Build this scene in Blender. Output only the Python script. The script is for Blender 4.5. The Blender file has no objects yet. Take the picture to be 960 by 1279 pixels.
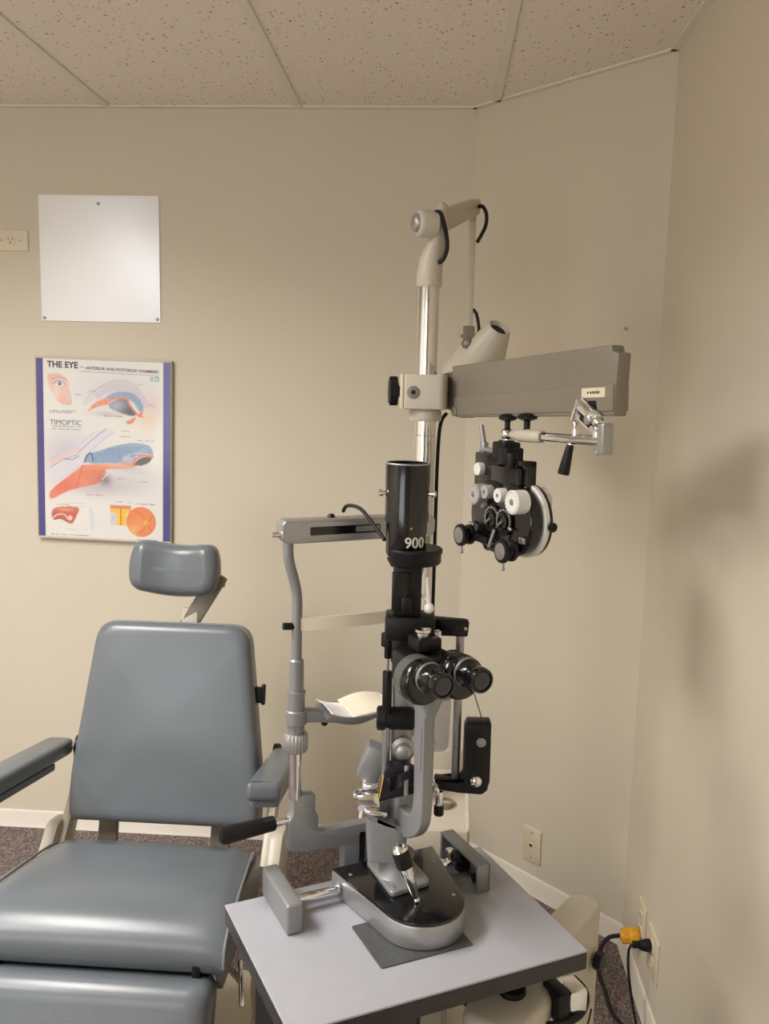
import bpy, bmesh, math, random
import numpy as np
from mathutils import Vector as Vv, Matrix as Mx
random.seed(7)
PI = math.pi
SC = bpy.context.scene
COL = SC.collection
# ------------------------------------------------------------------ materials
def nodes_of(m):
    m.use_nodes = True
    return m.node_tree.nodes, m.node_tree.links
def mat(name, col, rough=.5, metal=0., coat=0., noise=0., nscale=40., bump=0., bscale=200., spec=.5, trans=0., alpha=1., ior=1.45):
    m = bpy.data.materials.new(name); n, l = nodes_of(m)
    b = n['Principled BSDF']
    b.inputs['Base Color'].default_value = (*col, 1)
    b.inputs['Roughness'].default_value = rough
    b.inputs['Metallic'].default_value = metal
    b.inputs['Coat Weight'].default_value = coat
    b.inputs['Coat Roughness'].default_value = .08
    b.inputs['Specular IOR Level'].default_value = spec
    b.inputs['Transmission Weight'].default_value = trans
    b.inputs['Alpha'].default_value = alpha
    b.inputs['IOR'].default_value = ior
    if noise or bump:
        tc = n.new('ShaderNodeTexCoord')
    if noise:
        t = n.new('ShaderNodeTexNoise'); t.inputs['Scale'].default_value = nscale; t.inputs['Detail'].default_value = 4
        l.new(tc.outputs['Object'], t.inputs['Vector'])
        r = n.new('ShaderNodeValToRGB')
        r.color_ramp.elements[0].position = .3; r.color_ramp.elements[1].position = .7
        r.color_ramp.elements[0].color = (*[c*(1-noise) for c in col], 1)
        r.color_ramp.elements[1].color = (*[min(1, c*(1+noise)) for c in col], 1)
        l.new(t.outputs['Fac'], r.inputs['Fac']); l.new(r.outputs['Color'], b.inputs['Base Color'])
    if bump:
        t2 = n.new('ShaderNodeTexNoise'); t2.inputs['Scale'].default_value = bscale; t2.inputs['Detail'].default_value = 3
        l.new(tc.outputs['Object'], t2.inputs['Vector'])
        bp = n.new('ShaderNodeBump'); bp.inputs['Strength'].default_value = bump; bp.inputs['Distance'].default_value = .002
        l.new(t2.outputs['Fac'], bp.inputs['Height']); l.new(bp.outputs['Normal'], b.inputs['Normal'])
    return m
WALL = mat('wall_paint', (.645, .590, .480), .6, noise=.02, nscale=1.5, bump=.12, bscale=160, spec=.25)
TRIMM = mat('white_trim', (.74, .69, .62), .45, noise=.02, nscale=8)
GRID = mat('ceiling_grid', (.74, .69, .62), .5, noise=.02, nscale=10)
VINYL = mat('grey_vinyl', (.120, .135, .150), .29, noise=.05, nscale=9, bump=.10, bscale=420, spec=.55)
VINYLD = mat('grey_vinyl_side', (.12, .131, .142), .38, noise=.05, nscale=9, bump=.10, bscale=420)
PIPE = mat('vinyl_piping', (.18, .195, .205), .36, noise=.02)
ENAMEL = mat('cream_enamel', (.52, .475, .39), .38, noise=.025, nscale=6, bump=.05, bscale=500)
ENAMELD = mat('beige_enamel_shaded', (.205, .178, .138), .42, noise=.025, nscale=6, bump=.06, bscale=500)  # beige with the swing arm's shade darkened into the colour
IVORY = mat('ivory_plastic', (.70, .62, .46), .4, noise=.02, nscale=8)
SILVER = mat('hammered_silver', (.25, .255, .26), .40, metal=.4, noise=.05, nscale=420, bump=.12, bscale=700)
BRUSH = mat('satin_aluminium', (.38, .38, .38), .36, metal=.7, noise=.05, nscale=300)
CHROME = mat('chrome', (.78, .78, .79), .10, metal=1., noise=.02, nscale=30)
BLACK = mat('black_enamel', (.005, .005, .0055), .16, noise=.15, nscale=12, coat=.3)
BLACKM = mat('matt_black', (.007, .007, .0075), .40, noise=.2, nscale=25, spec=.32)
RUBBER = mat('black_rubber', (.010, .010, .011), .6, spec=.35, noise=.2, nscale=40, bump=.1)
LAM = mat('white_laminate', (.345, .348, .385), .38, noise=.02, nscale=30)
EDGE = mat('dark_edge_band', (.028, .024, .025), .4, noise=.2, nscale=30)
DRUM = mat('dark_grey_enamel', (.085, .088, .084), .3, noise=.06, nscale=40)
PADM = mat('grey_glide_pad', (.065, .068, .07), .5, noise=.12, nscale=90, bump=.1)
PAPER = mat('white_paper', (.86, .85, .86), .7, noise=.01)
PAPERC = mat('cream_paper', (.80, .73, .58), .7, noise=.01)
BAND = mat('cream_band', (.74, .68, .54), .5, noise=.02)
WHITEP = mat('white_plastic', (.80, .80, .78), .35, noise=.02)
DIALW = mat('white_dial', (.74, .73, .71), .35, noise=.03, nscale=60)
DIALG = mat('grey_dial', (.42, .41, .40), .4, noise=.05, nscale=60)
LENS = mat('lens_glass', (.008, .008, .016), .06, coat=.6, noise=.1)
ACRYL = mat('smoky_acrylic', (.52, .46, .50), .22, alpha=.42, noise=.02)
YELLOW = mat('yellow_plastic', (.72, .36, .02), .4, noise=.05)
RED = mat('red_mark', (.35, .02, .02), .4, noise=.05)
TAN = mat('tan_frame_edge', (.40, .32, .20), .4, noise=.08, nscale=40)
TEXTW = mat('white_lettering', (.62, .60, .52), .5, noise=.02)
TEXTD = mat('dark_lettering', (.06, .07, .10), .6, noise=.02)
TEXTT = mat('teal_lettering', (.10, .19, .22), .6, noise=.02)
SHEET = mat('bright_sheet_metal', (.93, .95, 1.0), .5, metal=.5, noise=.015, nscale=5)
STEEL = mat('dull_steel', (.35, .35, .36), .4, metal=.8, noise=.06)
DIFF = bpy.data.materials.new('lamp_diffuser')
_n, _l = nodes_of(DIFF)
_n['Principled BSDF'].inputs['Base Color'].default_value = (.9, .9, .88, 1)
_n['Principled BSDF'].inputs['Emission Color'].default_value = (1, .97, .93, 1)
_n['Principled BSDF'].inputs['Emission Strength'].default_value = 2.5

def ceiling_mat():
    m = bpy.data.materials.new('fissured_ceiling_tile'); n, l = nodes_of(m); b = n['Principled BSDF']
    tc = n.new('ShaderNodeTexCoord')
    mp = n.new('ShaderNodeMapping'); mp.inputs['Scale'].default_value = (1, .8, 1)
    l.new(tc.outputs['Object'], mp.inputs['Vector'])
    v = n.new('ShaderNodeTexVoronoi'); v.inputs['Scale'].default_value = 78; v.inputs['Randomness'].default_value = 1
    l.new(mp.outputs['Vector'], v.inputs['Vector'])
    ns = n.new('ShaderNodeTexNoise'); ns.inputs['Scale'].default_value = 120; ns.inputs['Detail'].default_value = 3
    l.new(mp.outputs['Vector'], ns.inputs['Vector'])
    ad = n.new('ShaderNodeMath'); ad.operation = 'MULTIPLY_ADD'; ad.inputs[1].default_value = .5
    l.new(ns.outputs['Fac'], ad.inputs[0]); l.new(v.outputs['Distance'], ad.inputs[2])
    sep = n.new('ShaderNodeSeparateColor'); l.new(v.outputs['Color'], sep.inputs['Color'])
    # only some of the cells carry a pit, and pits differ in size
    sz = n.new('ShaderNodeMath'); sz.operation = 'MULTIPLY_ADD'; sz.inputs[1].default_value = .36; sz.inputs[2].default_value = .13
    l.new(sep.outputs['Red'], sz.inputs[0])
    lt = n.new('ShaderNodeMath'); lt.operation = 'SUBTRACT'
    l.new(ad.outputs[0], lt.inputs[0]); l.new(sz.outputs[0], lt.inputs[1])
    r = n.new('ShaderNodeValToRGB')
    r.color_ramp.elements[0].position = 0; r.color_ramp.elements[0].color = (.36, .28, .22, 1)
    r.color_ramp.elements[1].position = .07; r.color_ramp.elements[1].color = (.80, .735, .665, 1)
    l.new(lt.outputs[0], r.inputs['Fac']); l.new(r.outputs['Color'], b.inputs['Base Color'])
    bp = n.new('ShaderNodeBump'); bp.inputs['Strength'].default_value = .35; bp.inputs['Distance'].default_value = .003
    l.new(lt.outputs[0], bp.inputs['Height']); l.new(bp.outputs['Normal'], b.inputs['Normal'])
    b.inputs['Roughness'].default_value = .9; b.inputs['Specular IOR Level'].default_value = .1
    return m
def carpet_mat():
    m = bpy.data.materials.new('ribbed_carpet'); n, l = nodes_of(m); b = n['Principled BSDF']
    tc = n.new('ShaderNodeTexCoord')
    mp = n.new('ShaderNodeMapping'); mp.inputs['Rotation'].default_value = (0, 0, math.radians(8)); mp.inputs['Scale'].default_value = (165, 85, 1)
    l.new(tc.outputs['Object'], mp.inputs['Vector'])
    v = n.new('ShaderNodeTexVoronoi'); v.inputs['Scale'].default_value = 1; v.inputs['Randomness'].default_value = .55
    l.new(mp.outputs['Vector'], v.inputs['Vector'])
    r = n.new('ShaderNodeValToRGB'); e = r.color_ramp.elements
    e[0].position = 0; e[0].color = (.36, .30, .285, 1); e[1].position = .75; e[1].color = (.10, .078, .078, 1)
    l.new(v.outputs['Distance'], r.inputs['Fac'])
    mx = n.new('ShaderNodeMix'); mx.data_type = 'RGBA'; mx.blend_type = 'MULTIPLY'; mx.inputs[0].default_value = .6
    hs = n.new('ShaderNodeHueSaturation'); hs.inputs['Saturation'].default_value = .22; hs.inputs['Value'].default_value = 1.4
    l.new(v.outputs['Color'], hs.inputs['Color'])
    l.new(r.outputs['Color'], mx.inputs[6]); l.new(hs.outputs['Color'], mx.inputs[7])
    l.new(mx.outputs[2], b.inputs['Base Color'])
    bp = n.new('ShaderNodeBump'); bp.inputs['Strength'].default_value = .6; bp.inputs['Distance'].default_value = .004; bp.invert = True
    l.new(v.outputs['Distance'], bp.inputs['Height']); l.new(bp.outputs['Normal'], b.inputs['Normal'])
    b.inputs['Roughness'].default_value = .95; b.inputs['Specular IOR Level'].default_value = .05
    return m
TILE = ceiling_mat(); CARPET = carpet_mat()

# ------------------------------------------------------------------ mesh helpers
def frame(org, x, y):
    x = Vv(x).normalized(); y = Vv(y); z = x.cross(y).normalized(); y = z.cross(x)
    return Mx(((x[0], y[0], z[0], org[0]), (x[1], y[1], z[1], org[1]), (x[2], y[2], z[2], org[2]), (0, 0, 0, 1)))
ID = Mx.Identity(4)
def join(*bms):
    out = bmesh.new()
    for b in bms:
        me = bpy.data.meshes.new('tmp'); b.to_mesh(me); out.from_mesh(me); bpy.data.meshes.remove(me)
    return out
def xf(bm, M):
    bm.transform(M); return bm
def box(x0, x1, y0, y1, z0, z1, bev=0., seg=2):
    bm = bmesh.new(); bmesh.ops.create_cube(bm, size=1)
    bm.transform(Mx.Translation(((x0+x1)/2, (y0+y1)/2, (z0+z1)/2)) @ Mx.Diagonal((abs(x1-x0), abs(y1-y0), abs(z1-z0), 1)))
    if bev: bmesh.ops.bevel(bm, geom=bm.edges[:], offset=bev, segments=seg, affect='EDGES', profile=.5)
    return bm
def lathe(p0, p1, prof, seg=32):
    """prof: (distance along the axis from p0, radius); closed at both ends"""
    p0 = Vv(p0); d = (Vv(p1)-p0).normalized()
    a = d.orthogonal().normalized(); b = d.cross(a)
    bm = bmesh.new(); rings = []
    for t, r in prof:
        rings.append([bm.verts.new(p0+d*t+(a*math.cos(2*PI*i/seg)+b*math.sin(2*PI*i/seg))*max(r, 1e-5)) for i in range(seg)])
    for A, B in zip(rings, rings[1:]):
        for i in range(seg): bm.faces.new((A[i], A[(i+1) % seg], B[(i+1) % seg], B[i]))
    bm.faces.new(rings[0][::-1]); bm.faces.new(rings[-1])
    bmesh.ops.recalc_face_normals(bm, faces=bm.faces[:])
    return bm
def cyl(p0, p1, r0, r1=None, bev=None, seg=32):
    r1 = r0 if r1 is None else r1
    L = (Vv(p1)-Vv(p0)).length
    bev = min(r0, r1, L/2)*.15 if bev is None else bev
    if bev <= 0: return lathe(p0, p1, [(0, r0), (L, r1)], seg)
    return lathe(p0, p1, [(0, r0-bev), (bev*.3, r0-bev*.3), (bev, r0), (L-bev, r1), (L-bev*.3, r1-bev*.3), (L, r1-bev)], seg)
def ball(p, r, seg=20):
    bm = bmesh.new(); bmesh.ops.create_uvsphere(bm, u_segments=seg, v_segments=seg//2+2, radius=r)
    bm.transform(Mx.Translation(Vv(p))); return bm
def knurl(p0, p1, r, depth, n):
    """a grip cylinder with n lobes round its rim"""
    p0 = Vv(p0); p1 = Vv(p1); d = (p1-p0); L = d.length; d.normalize(); a = d.orthogonal().normalized(); b = d.cross(a)
    seg = n*4; bm = bmesh.new(); rings = []
    for t, k in ((0, .88), (L*.12, 1), (L*.88, 1), (L, .88)):
        rings.append([bm.verts.new(p0+d*t+(a*math.cos(2*PI*i/seg)+b*math.sin(2*PI*i/seg))*(r*k-depth*(.5+.5*math.cos(n*2*PI*i/seg)))) for i in range(seg)])
    for A, B in zip(rings, rings[1:]):
        for i in range(seg): bm.faces.new((A[i], A[(i+1) % seg], B[(i+1) % seg], B[i]))
    bm.faces.new(rings[0][::-1]); bm.faces.new(rings[-1])
    bmesh.ops.recalc_face_normals(bm, faces=bm.faces[:]); return bm
def smooth_path(pts, n=8):
    P = [Vv(p) for p in pts]
    if len(P) < 3: return P
    out = []
    for i in range(len(P)-1):
        a = P[max(i-1, 0)]; b = P[i]; c = P[i+1]; d = P[min(i+2, len(P)-1)]
        for k in range(n):
            t = k/n
            out.append(.5*((2*b)+(c-a)*t+(2*a-5*b+4*c-d)*t*t+(3*b-a-3*c+d)*t**3))
    out.append(P[-1]); return out
def tube(pts, r, seg=14, smooth=True, closed=False, n=8):
    P = smooth_path(pts, n) if smooth else [Vv(p) for p in pts]
    bm = bmesh.new(); rings = []; up = None; N = len(P)
    for i, p in enumerate(P):
        if closed: t = (P[(i+1) % N]-P[i-1]).normalized()
        else: t = (P[min(i+1, N-1)]-P[max(i-1, 0)]).normalized()
        up = t.orthogonal().normalized() if up is None else (up-t*up.dot(t)).normalized()
        s = t.cross(up); rr = r[i*(len(r)-1)//max(N-1, 1)] if isinstance(r, (list, tuple)) else r
        rings.append([bm.verts.new(p+(up*math.cos(2*PI*k/seg)+s*math.sin(2*PI*k/seg))*rr) for k in range(seg)])
    pairs = list(zip(rings, rings[1:]))
    if closed: pairs.append((rings[-1], rings[0]))
    for A, B in pairs:
        for k in range(seg): bm.faces.new((A[k], A[(k+1) % seg], B[(k+1) % seg], B[k]))
    if not closed: bm.faces.new(rings[0][::-1]); bm.faces.new(rings[-1])
    bmesh.ops.recalc_face_normals(bm, faces=bm.faces[:]); return bm
def prism(outline, z0, z1, bev=0., seg=2):
    """outline in (x, y), extruded from z0 to z1"""
    bm = bmesh.new()
    A = [bm.verts.new((x, y, z0)) for x, y in outline]; B = [bm.verts.new((x, y, z1)) for x, y in outline]
    n = len(A); bm.faces.new(A[::-1]); bm.faces.new(B)
    for i in range(n): bm.faces.new((A[i], A[(i+1) % n], B[(i+1) % n], B[i]))
    bmesh.ops.recalc_face_normals(bm, faces=bm.faces[:])
    if bev:
        E = [e for e in bm.edges if abs(e.verts[0].co.z-e.verts[1].co.z) < 1e-6]
        bmesh.ops.bevel(bm, geom=E, offset=bev, segments=seg, affect='EDGES', profile=.5)
    return bm
def round_poly(pts, r, n=5):
    """round the corners of a polygon; r a number or one per corner"""
    out = []; N = len(pts)
    for i in range(N):
        p = Vv(pts[i]).to_2d(); a = Vv(pts[i-1]).to_2d(); b = Vv(pts[(i+1) % N]).to_2d()
        rr = r[i] if isinstance(r, (list, tuple)) else r
        d1 = (a-p); d2 = (b-p); k = min(rr, d1.length*.48, d2.length*.48)
        if k < 1e-6: out.append((p.x, p.y)); continue
        s = p+d1.normalized()*k; e = p+d2.normalized()*k
        for j in range(n+1):
            t = j/n; q = s*(1-t)**2+p*2*t*(1-t)+e*t*t
            out.append((q.x, q.y))
    return out
def pad(outline, thick, rnd, crown=0., back_rnd=.006, steps=5, fn=None):
    """upholstered pad: outline in (x, y), back at z=0, crowned face at z=thick"""
    xs = [p[0] for p in outline]; ys = [p[1] for p in outline]
    cx, cy = (min(xs)+max(xs))/2, (min(ys)+max(ys))/2; hw, hh = (max(xs)-min(xs))/2, (max(ys)-min(ys))/2
    prof = [(back_rnd, 0), (back_rnd*.3, back_rnd*.3), (0, back_rnd)]
    for i in range(steps+1):
        a = PI/2*i/steps; prof.append((rnd*(1-math.cos(a)), thick-rnd+rnd*math.sin(a)))
    m = min(hw, hh)
    for k in (.06, .14, .24, .36, .5, .66, .82, .94):
        prof.append((rnd+(m-rnd)*k, thick))
    bm = bmesh.new(); rings = []
    for d, z in prof:
        sx, sy = max(0, (hw-d)/hw), max(0, (hh-d)/hh)
        rings.append([bm.verts.new((cx+(x-cx)*sx, cy+(y-cy)*sy, z)) for x, y in outline])
    n = len(outline)
    for A, B in zip(rings, rings[1:]):
        for i in range(n): bm.faces.new((A[i], A[(i+1) % n], B[(i+1) % n], B[i]))
    bm.faces.new(rings[0][::-1]); bm.faces.new(rings[-1])
    for v in bm.verts:
        if v.co.z > thick-rnd*.999: v.co.z += crown*(1-((v.co.x-cx)/hw)**2)*(1-((v.co.y-cy)/hh)**2)
    if fn:
        for v in bm.verts: v.co = fn(v.co)
    bmesh.ops.recalc_face_normals(bm, faces=bm.faces[:])
    return bm
def text_bm(s, size, depth=.0004, align='LEFT', bold=0.):
    cu = bpy.data.curves.new('lettering', 'FONT'); cu.body = s; cu.size = size; cu.extrude = depth; cu.align_x = align; cu.offset = bold
    o = bpy.data.objects.new('lettering', cu); COL.objects.link(o)
    dg = bpy.context.evaluated_depsgraph_get(); dg.update()
    me = bpy.data.meshes.new_from_object(o.evaluated_get(dg))
    bm = bmesh.new(); bm.from_mesh(me); bmesh.ops.triangulate(bm, faces=bm.faces[:])
    bmesh.ops.remove_doubles(bm, verts=bm.verts[:], dist=size*1e-4)
    bpy.data.objects.remove(o); bpy.data.meshes.remove(me); bpy.data.curves.remove(cu)
    return bm
# ------------------------------------------------------------------ object helpers
WM = {}
def tag(o, label, cat, group=None):
    o['label'] = label; o['category'] = cat
    if group: o['group'] = group
    return o
def thing(name, label, cat, loc, rz=0., group=None):
    o = bpy.data.objects.new(name, None); COL.objects.link(o); o.empty_display_size = .05
    M = Mx.Translation(Vv(loc)) @ Mx.Rotation(rz, 4, 'Z'); o.matrix_world = M; WM[o.name] = M
    return tag(o, label, cat, group)
def obj(name, bm, m, parent=None, F=ID, sharp=40., origin=None):
    bm.transform(F)
    if F.to_3x3().determinant() < 0: bmesh.ops.reverse_faces(bm, faces=bm.faces[:])
    M = WM[parent.name] if parent else Mx.Translation(Vv(origin)) if origin is not None else ID
    bm.transform(M.inverted())
    me = bpy.data.meshes.new(name); bm.to_mesh(me); bm.free()
    for mm in (m if isinstance(m, (list, tuple)) else [m]): me.materials.append(mm)
    me.polygons.foreach_set('use_smooth', [True]*len(me.polygons))
    try: me.set_sharp_from_angle(angle=math.radians(sharp))
    except Exception: pass
    o = bpy.data.objects.new(name, me); COL.objects.link(o)
    if parent: o.parent = parent
    else: o.matrix_world = M
    WM[o.name] = M
    return o
def struct(name, bm, m, sharp=40.):
    o = obj(name, bm, m, sharp=sharp); o['kind'] = 'structure'; return o
def clone(root, M, label, group=None):
    """copy a thing with its parts and sub-parts"""
    r = root.copy(); COL.objects.link(r); r.matrix_world = M; WM[r.name] = M; r['label'] = label
    if group: r['group'] = group
    for ch in list(root.children):
        c = ch.copy(); COL.objects.link(c); c.parent = r
        for g in list(ch.children):
            d = g.copy(); COL.objects.link(d); d.parent = c
    return r
# ------------------------------------------------------------------ room
FILL = 36.; SPREAD = 152
H, YB, XC, LD = 2.44, 2.913, .080, .488
XR = XC+LD; YR = YB-LD; XL = -2.75; YF = -1.75; T = .1
S2 = math.sqrt(.5)
struct('floor', box(XL-T, XR+T, YF-T, YB+T, -T, 0), CARPET)
struct('ceiling', box(XL-T, XR+T, YF-T, YB+T, H, H+T), TILE)
k = T*math.tan(PI/8)
struct('wall_back', prism([(XL-T, YB), (XC, YB), (XC+k, YB+T), (XL-T, YB+T)], 0, H), WALL)
struct('wall_corner', prism([(XC, YB), (XR, YR), (XR+T, YR+k), (XC+k, YB+T)], 0, H), WALL)
struct('wall_right', prism([(XR, YR), (XR, YF-T), (XR+T, YF-T), (XR+T, YR+k)], 0, H), WALL)
struct('wall_left', box(XL-T, XL, YF-T, YB, 0, H), WALL)
WX0, WX1, WZ0, WZ1 = -2.45, -.75, .80, 2.15                        # opening and frame added in the unseen front wall for a fill light
struct('wall_front', join(box(XL, WX0, YF-T, YF, 0, H), box(WX1, XR, YF-T, YF, 0, H), box(WX0, WX1, YF-T, YF, 0, WZ0), box(WX0, WX1, YF-T, YF, WZ1, H)), WALL)
struct('added_window_1', join(box(WX0, WX1, YF-.07, YF-.03, WZ0, WZ0+.04), box(WX0, WX1, YF-.07, YF-.03, WZ1-.04, WZ1), box(WX0, WX0+.04, YF-.07, YF-.03, WZ0, WZ1), box(WX1-.04, WX1, YF-.07, YF-.03, WZ0, WZ1), box((WX0+WX1)/2-.02, (WX0+WX1)/2+.02, YF-.07, YF-.03, WZ0, WZ1)), TRIMM)
ld = bpy.data.lights.new('added_fill_light', 'AREA'); ld.shape = 'RECTANGLE'; ld.size = WX1-WX0; ld.size_y = WZ1-WZ0; ld.energy = FILL; ld.color = (.93, .96, 1.0)  # fill light added outside the opening, aimed up to lift the ceiling
lo_ = bpy.data.objects.new('added_fill_light', ld); COL.objects.link(lo_)
lo_.matrix_world = Mx.Translation(((WX0+WX1)/2, YF-T-.02, (WZ0+WZ1)/2)) @ Mx.Rotation(math.radians(110), 4, 'X')
def along(A, B, prof):
    """run a (into-the-room, up) profile along a wall from A to B; the room lies to the right of A->B"""
    A = Vv((*A, 0)); B = Vv((*B, 0)); d = (B-A); L = d.length; d.normalize(); n = Vv((d.y, -d.x, 0))
    bm = bmesh.new(); R = []
    for P in (A, B): R.append([bm.verts.new(P+n*a+Vv((0, 0, b))) for a, b in prof])
    m = len(prof)
    for i in range(m): bm.faces.new((R[0][i], R[0][(i+1) % m], R[1][(i+1) % m], R[1][i]))
    bm.faces.new(R[0][::-1]); bm.faces.new(R[1]); bmesh.ops.recalc_face_normals(bm, faces=bm.faces[:])
    return bm
BP = [(0, 0), (.014, 0), (.013, .004), (.008, .012), (.008, .052), (.005, .058), (0, .06)]
struct('baseboard_back', along((XL, YB), (XC, YB), BP), TRIMM)
struct('baseboard_corner', along((XC, YB), (XR, YR), BP), TRIMM)
struct('baseboard_right', along((XR, YR), (XR, YF), BP), TRIMM)
AP = [(0, H), (.022, H), (.022, H-.004), (.002, H-.004), (.002, H-.02), (0, H-.02)]
AP2 = [(0, H), (.022, H), (.022, H-.005), (0, H-.005)]
struct('trim_1', along((XL, YB), (XC, YB), AP2), GRID)
struct('trim_2', along((XC, YB), (XR, YR), AP2), GRID)
struct('trim_3', along((XR, YR), (XR, YF), AP2), GRID)
for i, x in enumerate((-2.302, -1.692, -1.082, -.474, .136)):
    yend = YB if x < XC else YB-(x-XC)
    struct('trim_%d' % (i+4), box(x-.012, x+.012, YF, yend-.024, H-.005, H), GRID)
for i, y in enumerate((1.71, .49, -.73)):
    struct('trim_%d' % (i+9), box(XL, XR-.022, y-.012, y+.012, H-.0045, H), GRID)

def troffer(x, y, label, watt):
    t = thing('ceiling_light', label, 'light', (x, y, H-.012), group='fluorescent ceiling panels')
    fr = bmesh.new()
    fr = join(box(x-.305, x+.305, y-.61, y-.575, H-.012, H-.006), box(x-.305, x+.305, y+.575, y+.61, H-.012, H-.006),
              box(x-.305, x-.27, y-.575, y+.575, H-.012, H-.006), box(x+.27, x+.305, y-.575, y+.575, H-.012, H-.006))
    obj('frame', fr, GRID, t)
    obj('diffuser', box(x-.27, x+.27, y-.575, y+.575, H-.010, H-.006), DIFF, t)
    l_ = bpy.data.lights.new('fluorescent_tubes', 'AREA'); l_.shape = 'RECTANGLE'; l_.size = .54; l_.size_y = 1.15; l_.energy = watt; l_.color = (1, .965, .92); l_.spread = math.radians(SPREAD)
    lo = bpy.data.objects.new('fluorescent_tubes', l_); COL.objects.link(lo); lo.matrix_world = Mx.Translation((x, y, H-.0135))
troffer(-1.387, 1.10, 'long fluorescent ceiling panel left of the exam chair', 50)
troffer(-1.997, -.12, 'unseen fluorescent ceiling panel added for ambient fill', 33)  # second panel, added out of view to raise the ambient light

# ------------------------------------------------------------------ things on the walls
FB = lambda x, z: frame((x, YB, z), (1, 0, 0), (0, 0, 1))          # x right, y up, z into the room
def outlet_plate(name, label, F, w, h, horizontal=False, kind='duplex', cat='wall plate'):
    """F: x right, y up, z out of the wall, origin in the middle"""
    p = F.to_translation()
    t = thing(name, label, cat, p)
    if horizontal: w, h = h, w
    obj('face_plate', prism(round_poly([(-w/2, -h/2), (w/2, -h/2), (w/2, h/2), (-w/2, h/2)], .004), 0, .0055, .002), IVORY, t, F)
    if kind == 'single':
        ax = 1 if horizontal else 0
        r = obj('receptacle', xf(lathe((0, 0, .0045), (0, 0, 1), [(0, .017), (.003, .017), (.0038, .016)], 36), ID), IVORY, t, F)
        for a in (-.0065, .0065): obj('slot', box(a-.001, a+.001, -.001, .006, .008, .0087), BLACKM, r, F)
        obj('slot', lathe((0, -.007, .008), (0, -.007, .0087), [(0, .0024), (.0007, .0024)], 14), BLACKM, r, F)
        for a in (-.03, .03):
            q = (a, 0) if horizontal else (0, a)
            obj('screw', lathe((*q, .005), (*q, .008), [(0, .0035), (.0015, .0032), (.002, .002)], 16), STEEL, t, F)
    elif kind == 'jack':
        j = obj('jack', box(-.008, .008, -.007, .007, .005, .0075, .001), IVORY, t, F)
        obj('socket', box(-.005, .005, -.004, .004, .0073, .008), BLACKM, j, F)
        for a in (-.042, .042): obj('screw', lathe((0, a, .005), (0, a, .008), [(0, .0032), (.0012, .003), (.002, .002)], 16), STEEL, t, F)
    else:
        for a in (-.02, .02):
            r = obj('receptacle', prism(round_poly([(-.016, a-.014), (.016, a-.014), (.016, a+.014), (-.016, a+.014)], .008), .005, .0078), IVORY, t, F)
            for b in (-.006, .006): obj('slot', box(b-.001, b+.001, a-.001, a+.006, .0078, .0084), BLACKM, r, F)
        obj('screw', lathe((0, 0, .005), (0, 0, .0085), [(0, .003), (.002, .0025), (.0025, .0018)], 16), STEEL, t, F)
    return t
outlet_plate('wall_outlet', 'small ivory single-socket outlet plate mounted sideways at the left of the blank metal sheet', FB(-1.4125, 2.026), .066, .115, True, 'single', 'outlet')
FD = frame((.328, 2.665, .162), (S2, -S2, 0), (0, 0, 1))
outlet_plate('jack_plate', 'small ivory jack plate low on the angled corner wall above the baseboard', FD, .072, .112, False, 'jack')
FR = lambda y, z: frame((XR, y, z), (0, -1, 0), (0, 0, 1))
outlet_plate('wall_outlet', 'ivory outlet plate on right wall with the yellow plug in it', FR(2.20, .208), .07, .114, False, 'duplex', 'outlet')
outlet_plate('wall_outlet', 'wide ivory outlet plate on right wall with the small black plug in it', FR(2.078, .205), .10, .114, False, 'duplex', 'outlet')

# yellow plug + thick black cord, black plug + thin cord
t = thing('power_plug', 'yellow round plug with a thick black cord looping down to the carpet', 'plug', (XR-.008, 2.20, .188))
y0, z0 = 2.20, .170
obj('plug_body', join(lathe((XR-.0095, y0, z0), (0, y0, z0), [(0, .019), (.004, .022), (.022, .022), (.026, .0195)], 32),
                      knurl((XR-.034, y0, z0), (XR-.052, y0, z0), .020, .002, 9), lathe((XR-.050, y0, z0), (0, y0, z0), [(0, .014), (.004, .013), (.008, .009)], 24)), YELLOW, t)
obj('cord', tube([(XR-.056, y0, z0), (XR-.088, y0-.002, z0-.008), (XR-.108, y0-.01, z0-.040), (XR-.110, y0-.02, z0-.095), (XR-.098, y0-.05, .045), (XR-.085, y0-.085, .012), (XR-.06, y0-.16, .0062), (XR-.06, y0-.30, .0062), (XR-.07, y0-.5, .0062)], .0055), RUBBER, t)
t = thing('power_plug', 'small black plug with a thin black cord hanging to the floor', 'plug', (XR-.008, 2.078, .222))
y0, z0 = 2.085, .222
obj('plug_body', join(lathe((XR-.009, y0, z0), (0, y0, z0), [(0, .015), (.003, .0165), (.012, .015), (.026, .011)], 24),
                      knurl((XR-.034, y0, z0), (XR-.052, y0, z0), .0095, .0012, 7)), BLACKM, t)
obj('cord', tube([(XR-.050, y0, z0), (XR-.060, y0-.002, z0-.012), (XR-.060, y0-.006, z0-.06), (XR-.050, y0-.012, z0-.13), (XR-.040, y0-.03, .04), (XR-.035, y0-.07, .006), (XR-.04, y0-.2, .0045), (XR-.05, y0-.4, .0045)], .0034), RUBBER, t)

# screw left in the corner wall above the arm
F = frame((.493, 2.5, 1.755), (S2, -S2, 0), (0, 0, 1))
obj_ = obj('wall_screw', lathe((0, 0, -.004), (0, 0, 1), [(0, .002), (.010, .002), (.0105, .0045), (.0125, .004), (.0135, .002)], 16), STEEL, None, F, origin=(.493, 2.5, 1.755))
tag(obj_, 'lone screw left in the angled corner wall above the swing arm', 'screw')

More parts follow.
